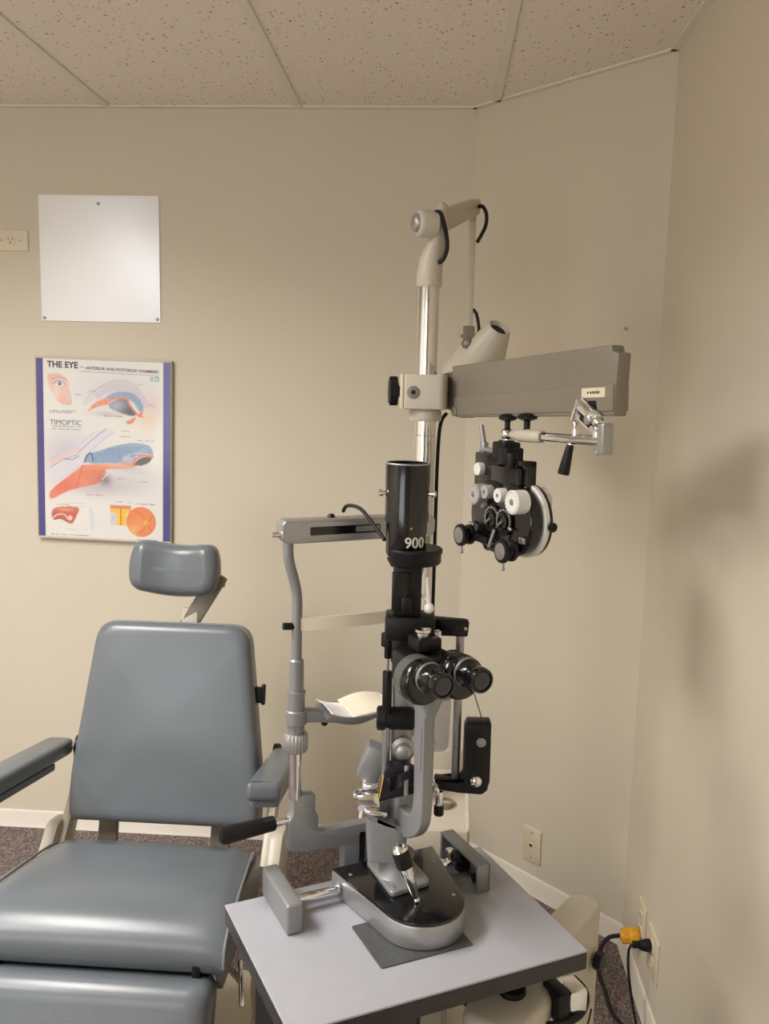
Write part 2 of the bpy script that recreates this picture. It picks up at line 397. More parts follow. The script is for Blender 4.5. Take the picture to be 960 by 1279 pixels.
# blank metal sheet
t = thing('metal_sheet', 'blank square sheet of shiny pale metal screwed to the wall above the framed eye chart', 'metal sheet', (-1.119, YB, 1.772))
F = FB(-1.119, 1.9715)
obj('sheet', prism(round_poly([(-.198, -.199), (.198, -.1995), (.198, .1985), (-.198, .199)], .003, 2), 0.0, .005, .001), SHEET, t, F)
for q in ((0, .172), (-.188, -.190), (.188, -.1885)):
    obj('screw', lathe((*q, 0), (*q, 1), [(0, .003), (.0055, .0055), (.0068, .0045), (.0075, .002)], 18), STEEL, t, F)

# ---- framed poster: the printed picture is painted point by point as printed ink
PW, PH = .458, .605
def paint_poster(nx, ny):
    U, Wd = np.meshgrid(np.linspace(0, 1, nx), np.linspace(0, 1, ny))   # x right, y down
    X = 45+U*870; Y = 35+Wd*1180                                     # working units of the layout
    C = np.ones((ny, nx, 3))*np.array([.74, .73, .70])
    rs = np.random.RandomState(3)
    def blurn(a, n):
        for _ in range(n):
            a = (a+np.roll(a, 1, 0)+np.roll(a, -1, 0)+np.roll(a, 1, 1)+np.roll(a, -1, 1))/5
        return a
    grain = blurn(rs.rand(ny, nx), 3); grain = (grain-grain.mean())/grain.std()
    streak = blurn(rs.rand(ny, nx), 1)
    def over(mask, col, a=1.):
        m = np.clip(mask*a, 0, 1)[..., None]; C[:] = C*(1-m)+np.array(col)*m
    def poly(pts, soft=1):
        pts = [(float(a), float(b)) for a, b in pts]; ins = np.zeros(X.shape, bool); n = len(pts)
        for i in range(n):
            x1, y1 = pts[i]; x2, y2 = pts[(i+1) % n]
            if y1 == y2: continue
            c = ((y1 > Y) != (y2 > Y)) & (X < (x2-x1)*(Y-y1)/(y2-y1)+x1); ins ^= c
        return blurn(ins.astype(float), soft)
    def sp(pts, n=6): return [(p.x, p.y) for p in smooth_path([(a, b, 0) for a, b in pts], n)]
    def ell(cx, cy, rx, ry, soft=1., rot=0.):
        dx, dy = X-cx, Y-cy; c, s = math.cos(rot), math.sin(rot)
        d = np.sqrt(((dx*c+dy*s)/rx)**2+((-dx*s+dy*c)/ry)**2); return np.clip((1-d)/(.02*soft), 0, 1)
    def glow(cx, cy, rx, ry): return np.exp(-(((X-cx)/rx)**2+((Y-cy)/ry)**2))
    def line(pts, w, soft=0):
        m = np.zeros(X.shape)
        for (x1, y1), (x2, y2) in zip(pts, pts[1:]):
            dx, dy = x2-x1, y2-y1; L2 = dx*dx+dy*dy+1e-9
            tt = np.clip(((X-x1)*dx+(Y-y1)*dy)/L2, 0, 1)
            m = np.maximum(m, np.clip((w/2+2.2-np.hypot(X-x1-tt*dx, Y-y1-tt*dy))/2.5, 0, 1))
        return m
    LIL = (.52, .49, .60); ORG = (.75, .25, .14); BLU = (.22, .33, .50); DK = (.10, .10, .14); PNK = (.75, .47, .40)
    # pale washes
    over(glow(560, 250, 230, 120), LIL, .45); over(glow(250, 660, 190, 150), LIL, .8); over(glow(640, 820, 180, 90), LIL, .5)
    over(glow(430, 860, 200, 60), (.42, .36, .42), .6); over(glow(770, 420, 70, 50), (.80, .55, .30), .55); over(glow(790, 320, 60, 70), PNK, .5)
    # small face with one eye
    f = poly(sp([(125, 145), (200, 140), (250, 175), (262, 230), (262, 290), (278, 325), (262, 338), (205, 330), (160, 270), (130, 210), (124, 160)]), 2)
    over(f, PNK, .75); over(f*glow(215, 310, 30, 30), (.78, .36, .28), .5); over(f*glow(160, 170, 40, 25), (.70, .33, .25), .45); over(f*glow(175, 260, 25, 60), (.85, .68, .6), .6)
    over(line(sp([(160, 205), (195, 188), (235, 205)]), 5), DK, .6); over(ell(200, 206, 26, 13), (.75, .75, .78)); over(ell(202, 205, 14, 13), (.12, .30, .48)); over(ell(203, 205, 5, 5), DK)
    over(line(sp([(155, 180), (200, 160), (245, 180)]), 6), (.45, .22, .15), .5); over(line(sp([(262, 250), (272, 310), (258, 332), (240, 328)]), 4), (.60, .25, .2), .6)
    # eye in section
    for r, a in ((0, .5), (18, .35), (36, .25)):
        over(line(sp([(350+r, 330), (420+r, 240-r*.2), (560, 170+r*.6), (680-r*.3, 195+r*.3), (760-r, 300), (820-r, 330)]), 4), (.35, .33, .45), a)
    over(poly(sp([(420, 260), (540, 195), (640, 200), (740, 270), (770, 330), (740, 340), (690, 275), (600, 240), (510, 250), (440, 300)]), 2), LIL, .55)
    over(poly(sp([(490, 285), (545, 250), (620, 240), (690, 262), (735, 330), (722, 368), (700, 350), (670, 305), (610, 282), (540, 288), (500, 300)])), BLU, .9)
    for i in range(16):
        a = i/15; over(line([(510+200*a, 262-18*math.sin(PI*a)+60*a*a), (520+175*a, 292-16*math.sin(PI*a)+55*a*a)], 1.5), (.40, .52, .66), .6)
    g = poly(sp([(515, 320), (570, 290), (620, 282), (655, 325), (690, 378), (650, 392), (560, 365), (520, 345)]))
    over(g, DK, .85); over(g*glow(560, 330, 60, 40), (.45, .48, .55), .8); over(g*glow(650, 370, 50, 40), (.05, .05, .07), .6)
    o = poly(sp([(372, 378), (420, 325), (460, 300), (520, 285), (512, 322), (450, 340), (400, 362)])); over(o, ORG)
    over(o*(streak > .53), (.85, .45, .3), .6)
    over(line(sp([(520, 300), (570, 282), (630, 286), (650, 325), (700, 385)]), 9), ORG); over(poly([(692, 388), (742, 350), (725, 385), (745, 400), (705, 400)]), ORG)
    over(poly(sp([(622, 432), (660, 412), (690, 400), (665, 440), (630, 446)])), ORG); over(glow(500, 385, 100, 16), (.4, .36, .38), .5)
    # large section
    over(poly([(135, 690), (300, 600), (430, 500), (520, 478), (545, 500), (400, 640), (350, 700), (135, 860)], 2), (.66, .65, .72), .9)
    over(poly([(135, 690), (250, 640), (340, 600), (330, 625), (250, 665), (135, 740)], 1), (.70, .52, .52), .8)
    over(line([(135, 748), (220, 690), (300, 660), (400, 560), (500, 480)], 3), (.28, .22, .34), .8); over(line([(230, 690), (280, 690), (320, 665)], 5), DK, .6); over(line([(380, 640), (470, 560), (545, 500)], 3), LIL, .9)
    over(line([(135, 690), (250, 636), (320, 600), (420, 505)], 3), (.5, .4, .5), .7)
    b = poly(sp([(352, 700), (375, 650), (440, 630), (520, 600), (610, 575), (700, 566), (775, 585), (795, 640), (740, 645), (690, 650), (665, 690), (600, 700), (500, 705), (420, 712)]))
    over(b, BLU, .9); over(b*glow(720, 600, 80, 40), (.34, .46, .64), .7); over(b*np.clip((streak-.5)*9, 0, 1), (.36, .46, .60), .6)
    for i in range(11):
        a = i/10; over(b*line(sp([(400+240*a, 706-20*a), (440+230*a, 660-25*a), (520+220*a, 605-20*a)]), 2), (.12, .20, .38), .6)
    over(line(sp([(355, 705), (372, 660), (400, 645), (410, 690)]), 7), (.06, .10, .22), .9); over(line(sp([(600, 690), (640, 645), (700, 632), (785, 640)]), 4), (.62, .66, .74), .8)
    over(ell(635, 672, 35, 20), (.50, .53, .62), .8)
    o = poly(sp([(345, 722), (450, 712), (560, 705), (672, 695), (676, 722), (600, 735), (500, 745), (492, 770), (450, 835), (300, 878), (230, 905), (138, 955), (134, 900), (250, 800), (320, 745)]))
    over(o, (.74, .27, .17)); over(o*glow(220, 860, 100, 70), (.72, .16, .13), .8); over(o*glow(560, 715, 110, 16), (.84, .46, .30), .8)
    for i in range(9): over(o*line([(330+8*i, 770+11*i), (480-6*i, 750+11*i)], 3), (.52, .14, .10), .6)
    over(o*line([(345, 722), (300, 878)], 5), (.55, .12, .10), .7)
    over(glow(490, 815, 40, 36), (.16, .13, .15), .8); over(line(sp([(470, 810), (510, 770), (560, 745)]), 7), (.62, .62, .66), .8)
    p = poly(sp([(672, 712), (700, 672), (750, 652), (790, 652), (770, 688), (720, 712)])); over(p, (.08, .07, .08), .9)
    over(line(sp([(672, 700), (690, 665), (735, 645), (795, 650)]), 11), ORG); over(glow(640, 735, 90, 22), (.45, .42, .5), .5)
    # bottom row
    c = poly(sp([(135, 1055), (150, 1020), (200, 1003), (270, 1000), (315, 1010), (300, 1060), (270, 1112), (240, 1105), (200, 1085), (160, 1090), (140, 1080)])); over(c, (.56, .13, .09))
    over(c*glow(230, 1020, 60, 14), (.78, .36, .26), .8); over(line(sp([(150, 1075), (180, 1055), (220, 1055), (245, 1085)]), 9), (.70, .52, .5), .9); over(ell(258, 1075, 14, 18), (.75, .6, .58)); over(line(sp([(150, 1090), (190, 1080), (240, 1100)]), 6), (.35, .08, .06), .8)
    over(poly(sp([(385, 1000), (395, 990), (410, 1060), (412, 1120), (400, 1165), (392, 1120), (388, 1060)]), 2), (.55, .62, .75), .8)
    over(poly([(520, 975), (655, 975), (655, 1110), (520, 1110)]), (.72, .62, .62)); over(poly([(520, 975), (655, 975), (655, 1000), (520, 1000)]), (.70, .24, .14))
    over(poly([(520, 1000), (655, 1000), (655, 1022), (622, 1028), (622, 1108), (560, 1108), (560, 1028), (520, 1022)]), (.82, .52, .06)); over(line([(588, 1000), (588, 1105)], 8), (.60, .24, .05)); over(line([(575, 1010), (575, 1100)], 3), (.9, .7, .2), .8)
    over(poly([(525, 1040), (552, 1040), (552, 1105), (525, 1105)]), (.60, .58, .66))
    d = ell(720, 1080, 97, 100); over(d, (.76, .24, .10)); over(d*glow(720, 1090, 60, 60), (.80, .32, .12), .8); over(d*glow(665, 1140, 40, 40), (.82, .48, .20), .7); over(ell(750, 1085, 14, 20, 6), (.85, .58, .12))
    for q in ([(750, 1085), (720, 1030), (680, 1010)], [(750, 1085), (735, 1130), (690, 1160)], [(755, 1080), (790, 1050)], [(755, 1090), (785, 1130)]): over(d*line(sp(q), 2.5), (.52, .08, .05), .8)
    # corner emblem and rules
    over(poly([(780, 138), (800, 138), (800, 170), (780, 170)], 0), (.35, .55, .58)); over(poly([(806, 138), (832, 138), (832, 170), (806, 170)], 0), (.10, .30, .36)); over(line([(812, 145), (826, 163)], 4), (.7, .75, .75)); over(line([(826, 145), (812, 163)], 4), (.7, .75, .75))
    over(line([(330, 121), (832, 131)], 2), DK, .6)
    # runs of fine print, too small to read
    def fine(x0, x1, y, a=.5, h=3):
        over(((X > x0) & (X < x1) & (abs(Y-y) < h)).astype(float)*(rs.rand(nx)[None, :] > .25), (.12, .12, .15), a)
    for q in ((130, 310, 377), (130, 280, 388), (485, 605, 400), (695, 808, 549), (590, 650, 492), (590, 655, 528), (170, 250, 988), (250, 355, 975), (250, 355, 996), (690, 812, 963), (555, 600, 955), (640, 660, 955), (360, 470, 915), (300, 320, 175), (300, 345, 270), (385, 430, 245), (700, 735, 190), (700, 745, 760), (705, 770, 815), (560, 620, 800), (150, 335, 478), (150, 335, 495), (690, 830, 1200), (130, 390, 1187), (220, 300, 1150)):
        fine(*q, a=.45 if q[1]-q[0] < 120 else .6)
    return C
def poster():
    t = thing('framed_poster', 'framed anatomical chart of the eye with blue side margins on the back wall', 'poster', (-1.114, YB, 1.047))
    F = frame((-1.114, YB+.001, 1.351), (1, 0, 0), (0, 0, 1)) @ Mx.Rotation(math.radians(-.9), 4, 'Z')
    w, h = PW/2, PH/2
    obj('frame', join(box(-w, w, -h, h, .001, .020, .0015), ), TAN, t, F)
    BM = mat('blue_margin', (.075, .075, .26), .25, noise=.15, nscale=6, coat=.3)
    obj('side_margin', box(-w+.004, -w+.026, -h+.004, h-.004, .019, .0206), BM, t, F)
    obj('side_margin', box(w-.028, w-.004, -h+.004, h-.004, .019, .0206), BM, t, F)
    nx, ny = 240, 330; C = paint_poster(nx, ny)
    x0, x1 = -w+.026, w-.028; y0, y1 = -h+.008, h-.006
    bm = bmesh.new(); lay = bm.loops.layers.float_color.new('ink')
    # the painted layout spans the whole frame; keep the columns of the white sheet
    V = [[bm.verts.new((-w+PW*i/(nx-1), h-PH*j/(ny-1), .0205)) for i in range(nx)] for j in range(ny)]
    vc = {}
    for j in range(ny):
        for i in range(nx): vc[V[j][i]] = C[j, i]
    for j in range(ny-1):
        for i in range(nx-1):
            xm = -w+PW*(i+.5)/(nx-1); ym = h-PH*(j+.5)/(ny-1)
            if x0 < xm < x1 and y0 < ym < y1:
                f = bm.faces.new((V[j+1][i], V[j+1][i+1], V[j][i+1], V[j][i]))
                for lp in f.loops: lp[lay] = (*vc[lp.vert], 1)
    bmesh.ops.delete(bm, geom=[v for v in bm.verts if not v.link_faces], context='VERTS')
    m = bpy.data.materials.new('printed_sheet'); n, l = nodes_of(m); b = n['Principled BSDF']
    a = n.new('ShaderNodeVertexColor'); a.layer_name = 'ink'; l.new(a.outputs['Color'], b.inputs['Base Color'])
    b.inputs['Roughness'].default_value = .3; b.inputs['Coat Weight'].default_value = .3
    pr = obj('printed_sheet', bm, m, t, F, sharp=180)
    def put(s, x, y, width, m_, bold=0., tilt=0.):
        bm = text_bm(s, .02, .0003, bold=bold); xs = [v.co.x for v in bm.verts]; k_ = width/(max(xs)-min(xs))
        bm.transform(Mx.Translation((-min(xs), 0, 0))); bm.transform(Mx.Diagonal((k_, k_, 1, 1)))
        bm.transform(Mx.Translation((-w+PW*(x-45)/870, h-PH*(y-35)/1180, .0209)) @ Mx.Rotation(tilt, 4, 'Z'))
        obj('lettering', bm, m_, pr, F)
    put('THE EYE', 122, 100, PW*198/870, TEXTD, .0006, -.01)
    put('\u2014', 330, 100, PW*28/870, TEXTD, .0004)
    put('ANTERIOR AND POSTERIOR CHAMBERS', 368, 107, PW*464/870, TEXTD, .0002, -.02)
    put('TIMOPTIC', 135, 468, PW*205/870, TEXTT, 0)
    # thin aluminium lips at top and bottom hold the sheet
    LM = mat('frame_lip', (.55, .50, .40), .35, noise=.05)
    obj('frame_lip', box(-w, w, h-.006, h, .019, .0225, .001), LM, t, F)
    obj('frame_lip', box(-w, w, -h, -h+.007, .019, .0225, .001), LM, t, F)
poster()
# ------------------------------------------------------------------ examination chair (faces the camera side of the room)
def exam_chair():
    cx = -.655
    t = thing('exam_chair', 'grey vinyl examination chair with headrest and cream metal frame', 'examination chair', (cx, 1.9, 0))
    # backrest: local x across, y up the back, z towards the sitter
    BF = frame((cx-.016, 2.115, .478), (1, 0, 0), (0, .206, .979))
    out = round_poly([(-.232, 0), (.248, 0), (.250, .10), (.202, .50), (-.182, .50), (-.236, .10)], [.018, .018, .12, .05, .05, .12], 6)
    b = obj('backrest', pad(out, .075, .022, .016), VINYL, t, BF, 60)
    ring = [(x*.995, y if y > .02 else y+.004, .052) for x, y in out]
    obj('piping', tube(ring, .0028, 8, False, True), PIPE, b, BF)
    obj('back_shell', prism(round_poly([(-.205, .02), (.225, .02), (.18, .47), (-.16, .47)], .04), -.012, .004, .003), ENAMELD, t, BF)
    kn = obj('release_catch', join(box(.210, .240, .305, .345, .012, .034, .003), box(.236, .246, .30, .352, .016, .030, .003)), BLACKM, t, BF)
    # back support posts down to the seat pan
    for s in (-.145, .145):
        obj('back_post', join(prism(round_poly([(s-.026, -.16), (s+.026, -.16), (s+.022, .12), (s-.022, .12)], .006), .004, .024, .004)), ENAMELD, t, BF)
    # headrest
    HF = frame((cx-.030, 2.278, 1.03), (1, .03, -.05), (0, .10, .99))
    o2 = round_poly([(-.112, .012), (0, -.008), (.112, .012), (.119, .075), (.104, .142), (.03, .130), (-.03, .130), (-.104, .142), (-.119, .075)], [.045, .06, .045, .05, .04, .06, .06, .04, .05], 6)
    def cradle(c):
        c.z += 2.6*c.x*c.x - .5*max(0, abs(c.x)-.08); return c
    hr = obj('headrest', pad(o2, .062, .026, .004, fn=cradle), VINYL, t, HF, 70)
    obj('piping', tube([tuple(cradle(Vv((x*.99, .066+(y-.066)*.99, .034)))) for x, y in o2], .0025, 8, False, True), PIPE, hr, HF)
    obj('headrest_back', prism(round_poly([(-.07, .02), (.07, .02), (.07, .11), (-.07, .11)], .02), -.012, .010, .003), ENAMELD, t, HF)
    obj('headrest_stem', join(xf(box(-.023, .023, -.03, .15, -.010, .010, .004), frame((cx+.008, 2.262, .955), (1, 0, -.6), (.62, .12, .78))),
                              cyl((cx+.050, 2.295, 1.055), (cx+.092, 2.295, 1.058), .013)), ENAMELD, t)
    obj('stem_socket', xf(box(-.022, .022, -.05, .03, -.016, .004, .004), frame((cx+.008, 2.256, .965), (1, 0, 0), (.25, .2, .95))), ENAMEL, t)
    # seat: slopes up to the front and rolls over its front edge
    prof = []                                                       # (y, z) side outline in the chair's own plane
    zt = lambda y: .502+(1.955-y)*.125
    prof = [(1.955, zt(1.955)-.10), (1.957, zt(1.955)-.02), (1.945, zt(1.945)), (1.90, zt(1.90)+.006), (1.80, zt(1.8)+.010), (1.72, zt(1.72)+.012), (1.66, zt(1.66)+.009),
            (1.615, zt(1.615)-.002), (1.58, zt(1.58)-.018), (1.560, zt(1.56)-.042), (1.555, zt(1.56)-.07), (1.562, zt(1.56)-.098), (1.58, zt(1.58)-.112)]
    ys = np.linspace(-1, 1, 25)
    bm = bmesh.new(); R = []
    for u in ys:
        e = 1-abs(u); dz = -.014*math.exp(-e/.05)-.004*abs(u)**2
        row = []
        for i, (y, z) in enumerate(prof):
            hw = .234+.026*min(1, (1.96-y)/.3)
            top = 1 if 1 <= i <= 10 else 0
            row.append(bm.verts.new((cx+.008+u*hw, y, z+dz*top)))
        R.append(row)
    for A, B in zip(R, R[1:]):
        for i in range(len(prof)): bm.faces.new((A[i], A[(i+1) % len(prof)], B[(i+1) % len(prof)], B[i]))
    bm.faces.new(R[0]); bm.faces.new(R[-1][::-1]); bmesh.ops.recalc_face_normals(bm, faces=bm.faces[:])
    st = obj('seat', bm, VINYL, t, ID, 50)
    for s in (-1, 1):
        pts = [(cx+.008+s*(.235+.026*min(1, (1.96-y)/.3)), y, z-.013) for y, z in prof[2:11]]
        obj('piping', tube(pts, .0032, 8), PIPE, st)
    # side valances, seat pan
    for s in (-1, 1):
        xo = cx+.008+s*.245
        ol = [(1.95, .40), (1.95, .482), (1.75, .508), (1.60, .515), (1.56, .47), (1.59, .40)]
        bm = prism(ol, -.006, .006, .002); M_ = Mx(((0, 0, 1, xo), (1, 0, 0, 0), (0, 1, 0, 0), (0, 0, 0, 1)))
        obj('side_panel', bm, VINYLD, t, M_)
    obj('seat_pan', join(box(cx-.215, cx+.225, 1.62, 1.99, .36, .425, .012), box(cx-.13, cx+.14, 1.62, 1.90, .26, .37, .02)), ENAMEL, t)
    # leg rest
    lo = round_poly([(-.243, 0), (.243, 0), (.236, .36), (-.236, .36)], [.03, .03, .05, .05], 5)
    lr = obj('leg_rest', xf(pad(lo, .085, .034, .010), Mx.Identity(4)), VINYL, t, frame((cx+.008, 1.592, .432), (-1, 0, 0), (0, -.30, -.954)), 60)
    obj('leg_rest_bracket_gap_shade', join(box(cx+.205, cx+.222, 1.558, 1.60, .435, .475, .003), box(cx-.2, cx-.183, 1.558, 1.60, .435, .475, .003), box(cx-.225, cx+.232, 1.595, 1.66, .405, .462, .004)), BLACKM, t)  # two clips, plus a black strip painting the shade of the seat gap
    # armrests
    for s in (-1, 1):
        ax = cx-.010+s*.297
        # x across, y along towards the front and slightly upwards, z up
        AF = frame((ax, 2.165, .662), (1, 0, 0), (0, -.985, .17))
        AF = Mx(((1, 0, 0, ax), (0, -.985, .17, 2.165), (0, .17, .985, .662), (0, 0, 0, 1)))
        a = obj('armrest', prism(round_poly([(-.036, 0), (.036, 0), (.040, .33), (-.034, .345)] if s > 0 else [(-.036, 0), (.036, 0), (.034, .43), (-.040, .415)], [.022, .022, .012, .012]), -.042, 0, .012, 3), VINYL, t, AF, 50)
        obj('armrest_underside', prism(round_poly([(-.031, .10), (.031, .10), (.034, .315), (-.030, .325)] if s > 0 else [(-.031, .10), (.031, .10), (.030, .405), (-.034, .395)], .012), -.060, -.0425, .004), VINYLD, t, AF)
        # curved cream arm from the back pivot down to the seat side
        cr = []
        xo = ax-s*.030 if s > 0 else ax+.046
        pth = smooth_path([(2.165, .650, 0), (2.170, .610, 0), (2.155, .55, 0), (2.12, .50, 0), (2.08, .455, 0), (2.03, .40, 0)], 6)
        L_, R_ = [], []
        for i, p in enumerate(pth):
            a_ = pth[max(i-1, 0)]; b_ = pth[min(i+1, len(pth)-1)]; d = (b_-a_).normalized(); n = Vv((-d.y, d.x, 0)); wd = .022+.008*i/len(pth)
            L_.append((p+n*wd)[:2]); R_.append((p-n*wd)[:2])
        bm = prism(L_+R_[::-1], -.011, .011, .004); M_ = Mx(((0, 0, 1, xo), (1, 0, 0, 0), (0, 1, 0, 0), (0, 0, 0, 1)))
        sp_ = obj('arm_support', bm, ENAMEL, t, M_)
        obj('pivot_bolt', join(lathe((xo+s*.009, 2.075, .452), (xo+s*1, 2.075, .452), [(0, .017), (.008, .016), (.010, .012)], 24)), STEEL, sp_)
        obj('pivot_hub', lathe((xo-.006, 2.168, .640), (xo+1, 2.168, .640), [(0, .027), (.014, .027), (.018, .022)], 28), BLACKM, sp_)
        # broad side plate of the frame beside the seat
        xs_ = cx+s*.283
        bm = prism(round_poly([(2.12, .475), (2.04, .49), (1.80, .25), (1.84, .10), (1.95, .10), (2.10, .36)], .02), -.016, .016, .005)
        obj('frame_side', bm, ENAMEL, t, Mx(((0, 0, 1, xs_), (1, 0, 0, 0), (0, 1, 0, 0), (0, 0, 0, 1))))
    obj('frame_crossbar', join(box(cx-.29, cx+.29, 1.86, 1.94, .30, .365, .015)), ENAMEL, t)
    obj('pedestal', lathe((cx, 1.86, .05), (cx, 1.86, 1), [(0, .12), (.02, .12), (.05, .085), (.26, .08)], 40), ENAMEL, t)
    obj('base_plate', join(prism(round_poly([(cx-.24, 1.58), (cx+.24, 1.58), (cx+.24, 2.14), (cx-.24, 2.14)], .06), 0, .052, .012)), ENAMEL, t)
    # tilt lever beside the seat
    obj('tilt_lever', join(tube([(cx+.20, 1.78, .32), (cx+.235, 1.76, .318), (cx+.26, 1.735, .315)], .008), ), CHROME, t)
    obj('lever_plate', xf(box(-.005, .005, -.045, .045, -.014, .014, .003), frame((cx+.264, 1.725, .315), (1, .3, 0), (-.12, -.5, -.55))), CHROME, t)
    return t
exam_chair()
tag(obj('floor_cable', tube([(-.62, 2.32, .0072), (-.53, 2.16, .0072), (-.36, 2.06, .0072), (-.27, 1.98, .0072), (-.23, 1.90, .0072), (-.17, 1.84, .0072), (-.05, 1.80, .0072)], .007), RUBBER, None, ID, origin=(-.36, 2.06, 0)), 'black cable lying on the carpet between the exam chair and the instrument table', 'cable')

# ------------------------------------------------------------------ slit lamp table
AN = math.radians(28.9)
TO = Vv((-.040, 1.322, 0)); TF = Mx.Translation(TO) @ Mx.Rotation(AN, 4, 'Z')
TZ = .73
def W(u, v, z): return TF @ Vv((u, v, z))
def table():
    t = thing('instrument_table', 'small rectangular instrument table with white laminate top and dark edge', 'table', W(0, 0, 0), AN)
    o = [(-.2415, -.154), (.2400, -.169), (.2500, .168), (-.2415, .170)]
    obj('tabletop', prism(o, TZ-.004, TZ, .0008, 1), LAM, t, TF)
    obj('edge_band', prism(round_poly(o, .002, 2), TZ-.032, TZ-.0042, .001, 1), EDGE, t, TF)
    obj('drawer_housing', box(-.205, -.02, -.115, .12, .53, TZ-.033, .004), BLACKM, t, TF)
    obj('drawer_front', box(-.195, -.03, -.121, -.1155, .55, .68, .003), EDGE, t, TF)
    # steel plate under the top, carried by a cream swing arm from its own column
    obj('mounting_plate', box(.0, .17, -.07, .12, TZ-.046, TZ-.033, .003), STEEL, t, TF)
    # slab-like column with a rounded back end, standing on the carpet behind the right edge
    e = Vv((-.555, -.832, 0)); cf = Mx(((e.x, .832, 0, .282), (e.y, -.555, 0, 1.536), (0, 0, 1, 0), (0, 0, 0, 1)))
    cf = frame((.282, 1.536, 0), e, (.832, -.555, 0))
    arc = [(-.012-.028*math.sin(a_), .031*math.cos(a_)) for a_ in np.linspace(0, PI, 13)]
    flip = -1 if cf.col[2][2] < 0 else 1
    ol = arc+[(.105, -.031), (.105, .031)]
    lo, hi = sorted((flip*.03, flip*.655))
    bm = prism(ol, lo, hi, .006, 3)
    obj('column', bm, ENAMEL, t, cf)
    obj('column_foot', box(.17, .36, 1.42, 1.63, 0, .035, .010), ENAMEL, t)
    obj('column_knob', knurl((.309, 1.512, .565), (.322, 1.504, .565), .017, .002, 8), BLACKM, t)
    # swing arm below the table
    P0 = Vv((.240, 1.475, .583)); P1 = Vv((.120, 1.272, .583))
    d = (P1-P0); L = d.length; d.normalize()
    aF = frame(P0, d, (-d.y, d.x, 0))
    arm = prism(round_poly([(-.02, -.028), (L*.35, -.034), (L-.07, -.056), (L+.045, -.052), (L+.045, .052), (L-.07, .056), (L*.35, .034), (-.02, .028)], .03), 0, .052, .014, 4)
    ar = obj('swing_arm', arm, ENAMEL, t, aF)
    obj('arm_knob', lathe((.141, 1.312, .6345), (.141, 1.312, 1), [(0, .0215), (.004, .0225), (.010, .021), (.011, .016)], 30), BLACKM, ar)
    obj('arm_post', lathe((.19, 1.40, .632), (.19, 1.40, 1), [(0, .024), (.055, .024)], 30), CHROME, t)
    obj('clamp_block', xf(box(-.010, .024, -.022, .022, -.024, .020, .005), frame((.232, 1.330, .622), (.9, .43, 0), (-.43, .9, 0))), CHROME, t)
    obj('clamp_jaw', xf(box(-.034, -.0105, -.025, .025, -.027, .023, .004), frame((.232, 1.330, .622), (.9, .43, 0), (-.43, .9, 0))), BLACKM, t)
    obj('clamp_shaft', cyl((.17, 1.325, .615), (.205, 1.322, .618), .013), STEEL, t)
    obj('cable_loop', tube([(.055, 1.345, .606), (.067, 1.328, .602), (.095, 1.308, .600), (.143, 1.292, .598), (.207, 1.292, .598), (.245, 1.310, .600), (.262, 1.335, .606), (.262, 1.352, .618), (.245, 1.365, .630)], .0058), RUBBER, t)
    obj('thin_wire', tube([(.226, 1.30, .600), (.240, 1.300, .580), (.262, 1.318, .578), (.274, 1.345, .590)], .0014), RUBBER, t)
    return t
table()
pz = TZ+.0002
o_ = obj('glide_pad', prism(round_poly([(-.073, -.083), (.083, -.088), (.085, .03), (-.073, .03)], .004), pz, pz+.0022, .0005, 1), PADM, None, TF, origin=W(0, -.03, pz))
tag(o_, 'thin dark grey glide pad on the white tabletop under the black and silver instrument base', 'pad')

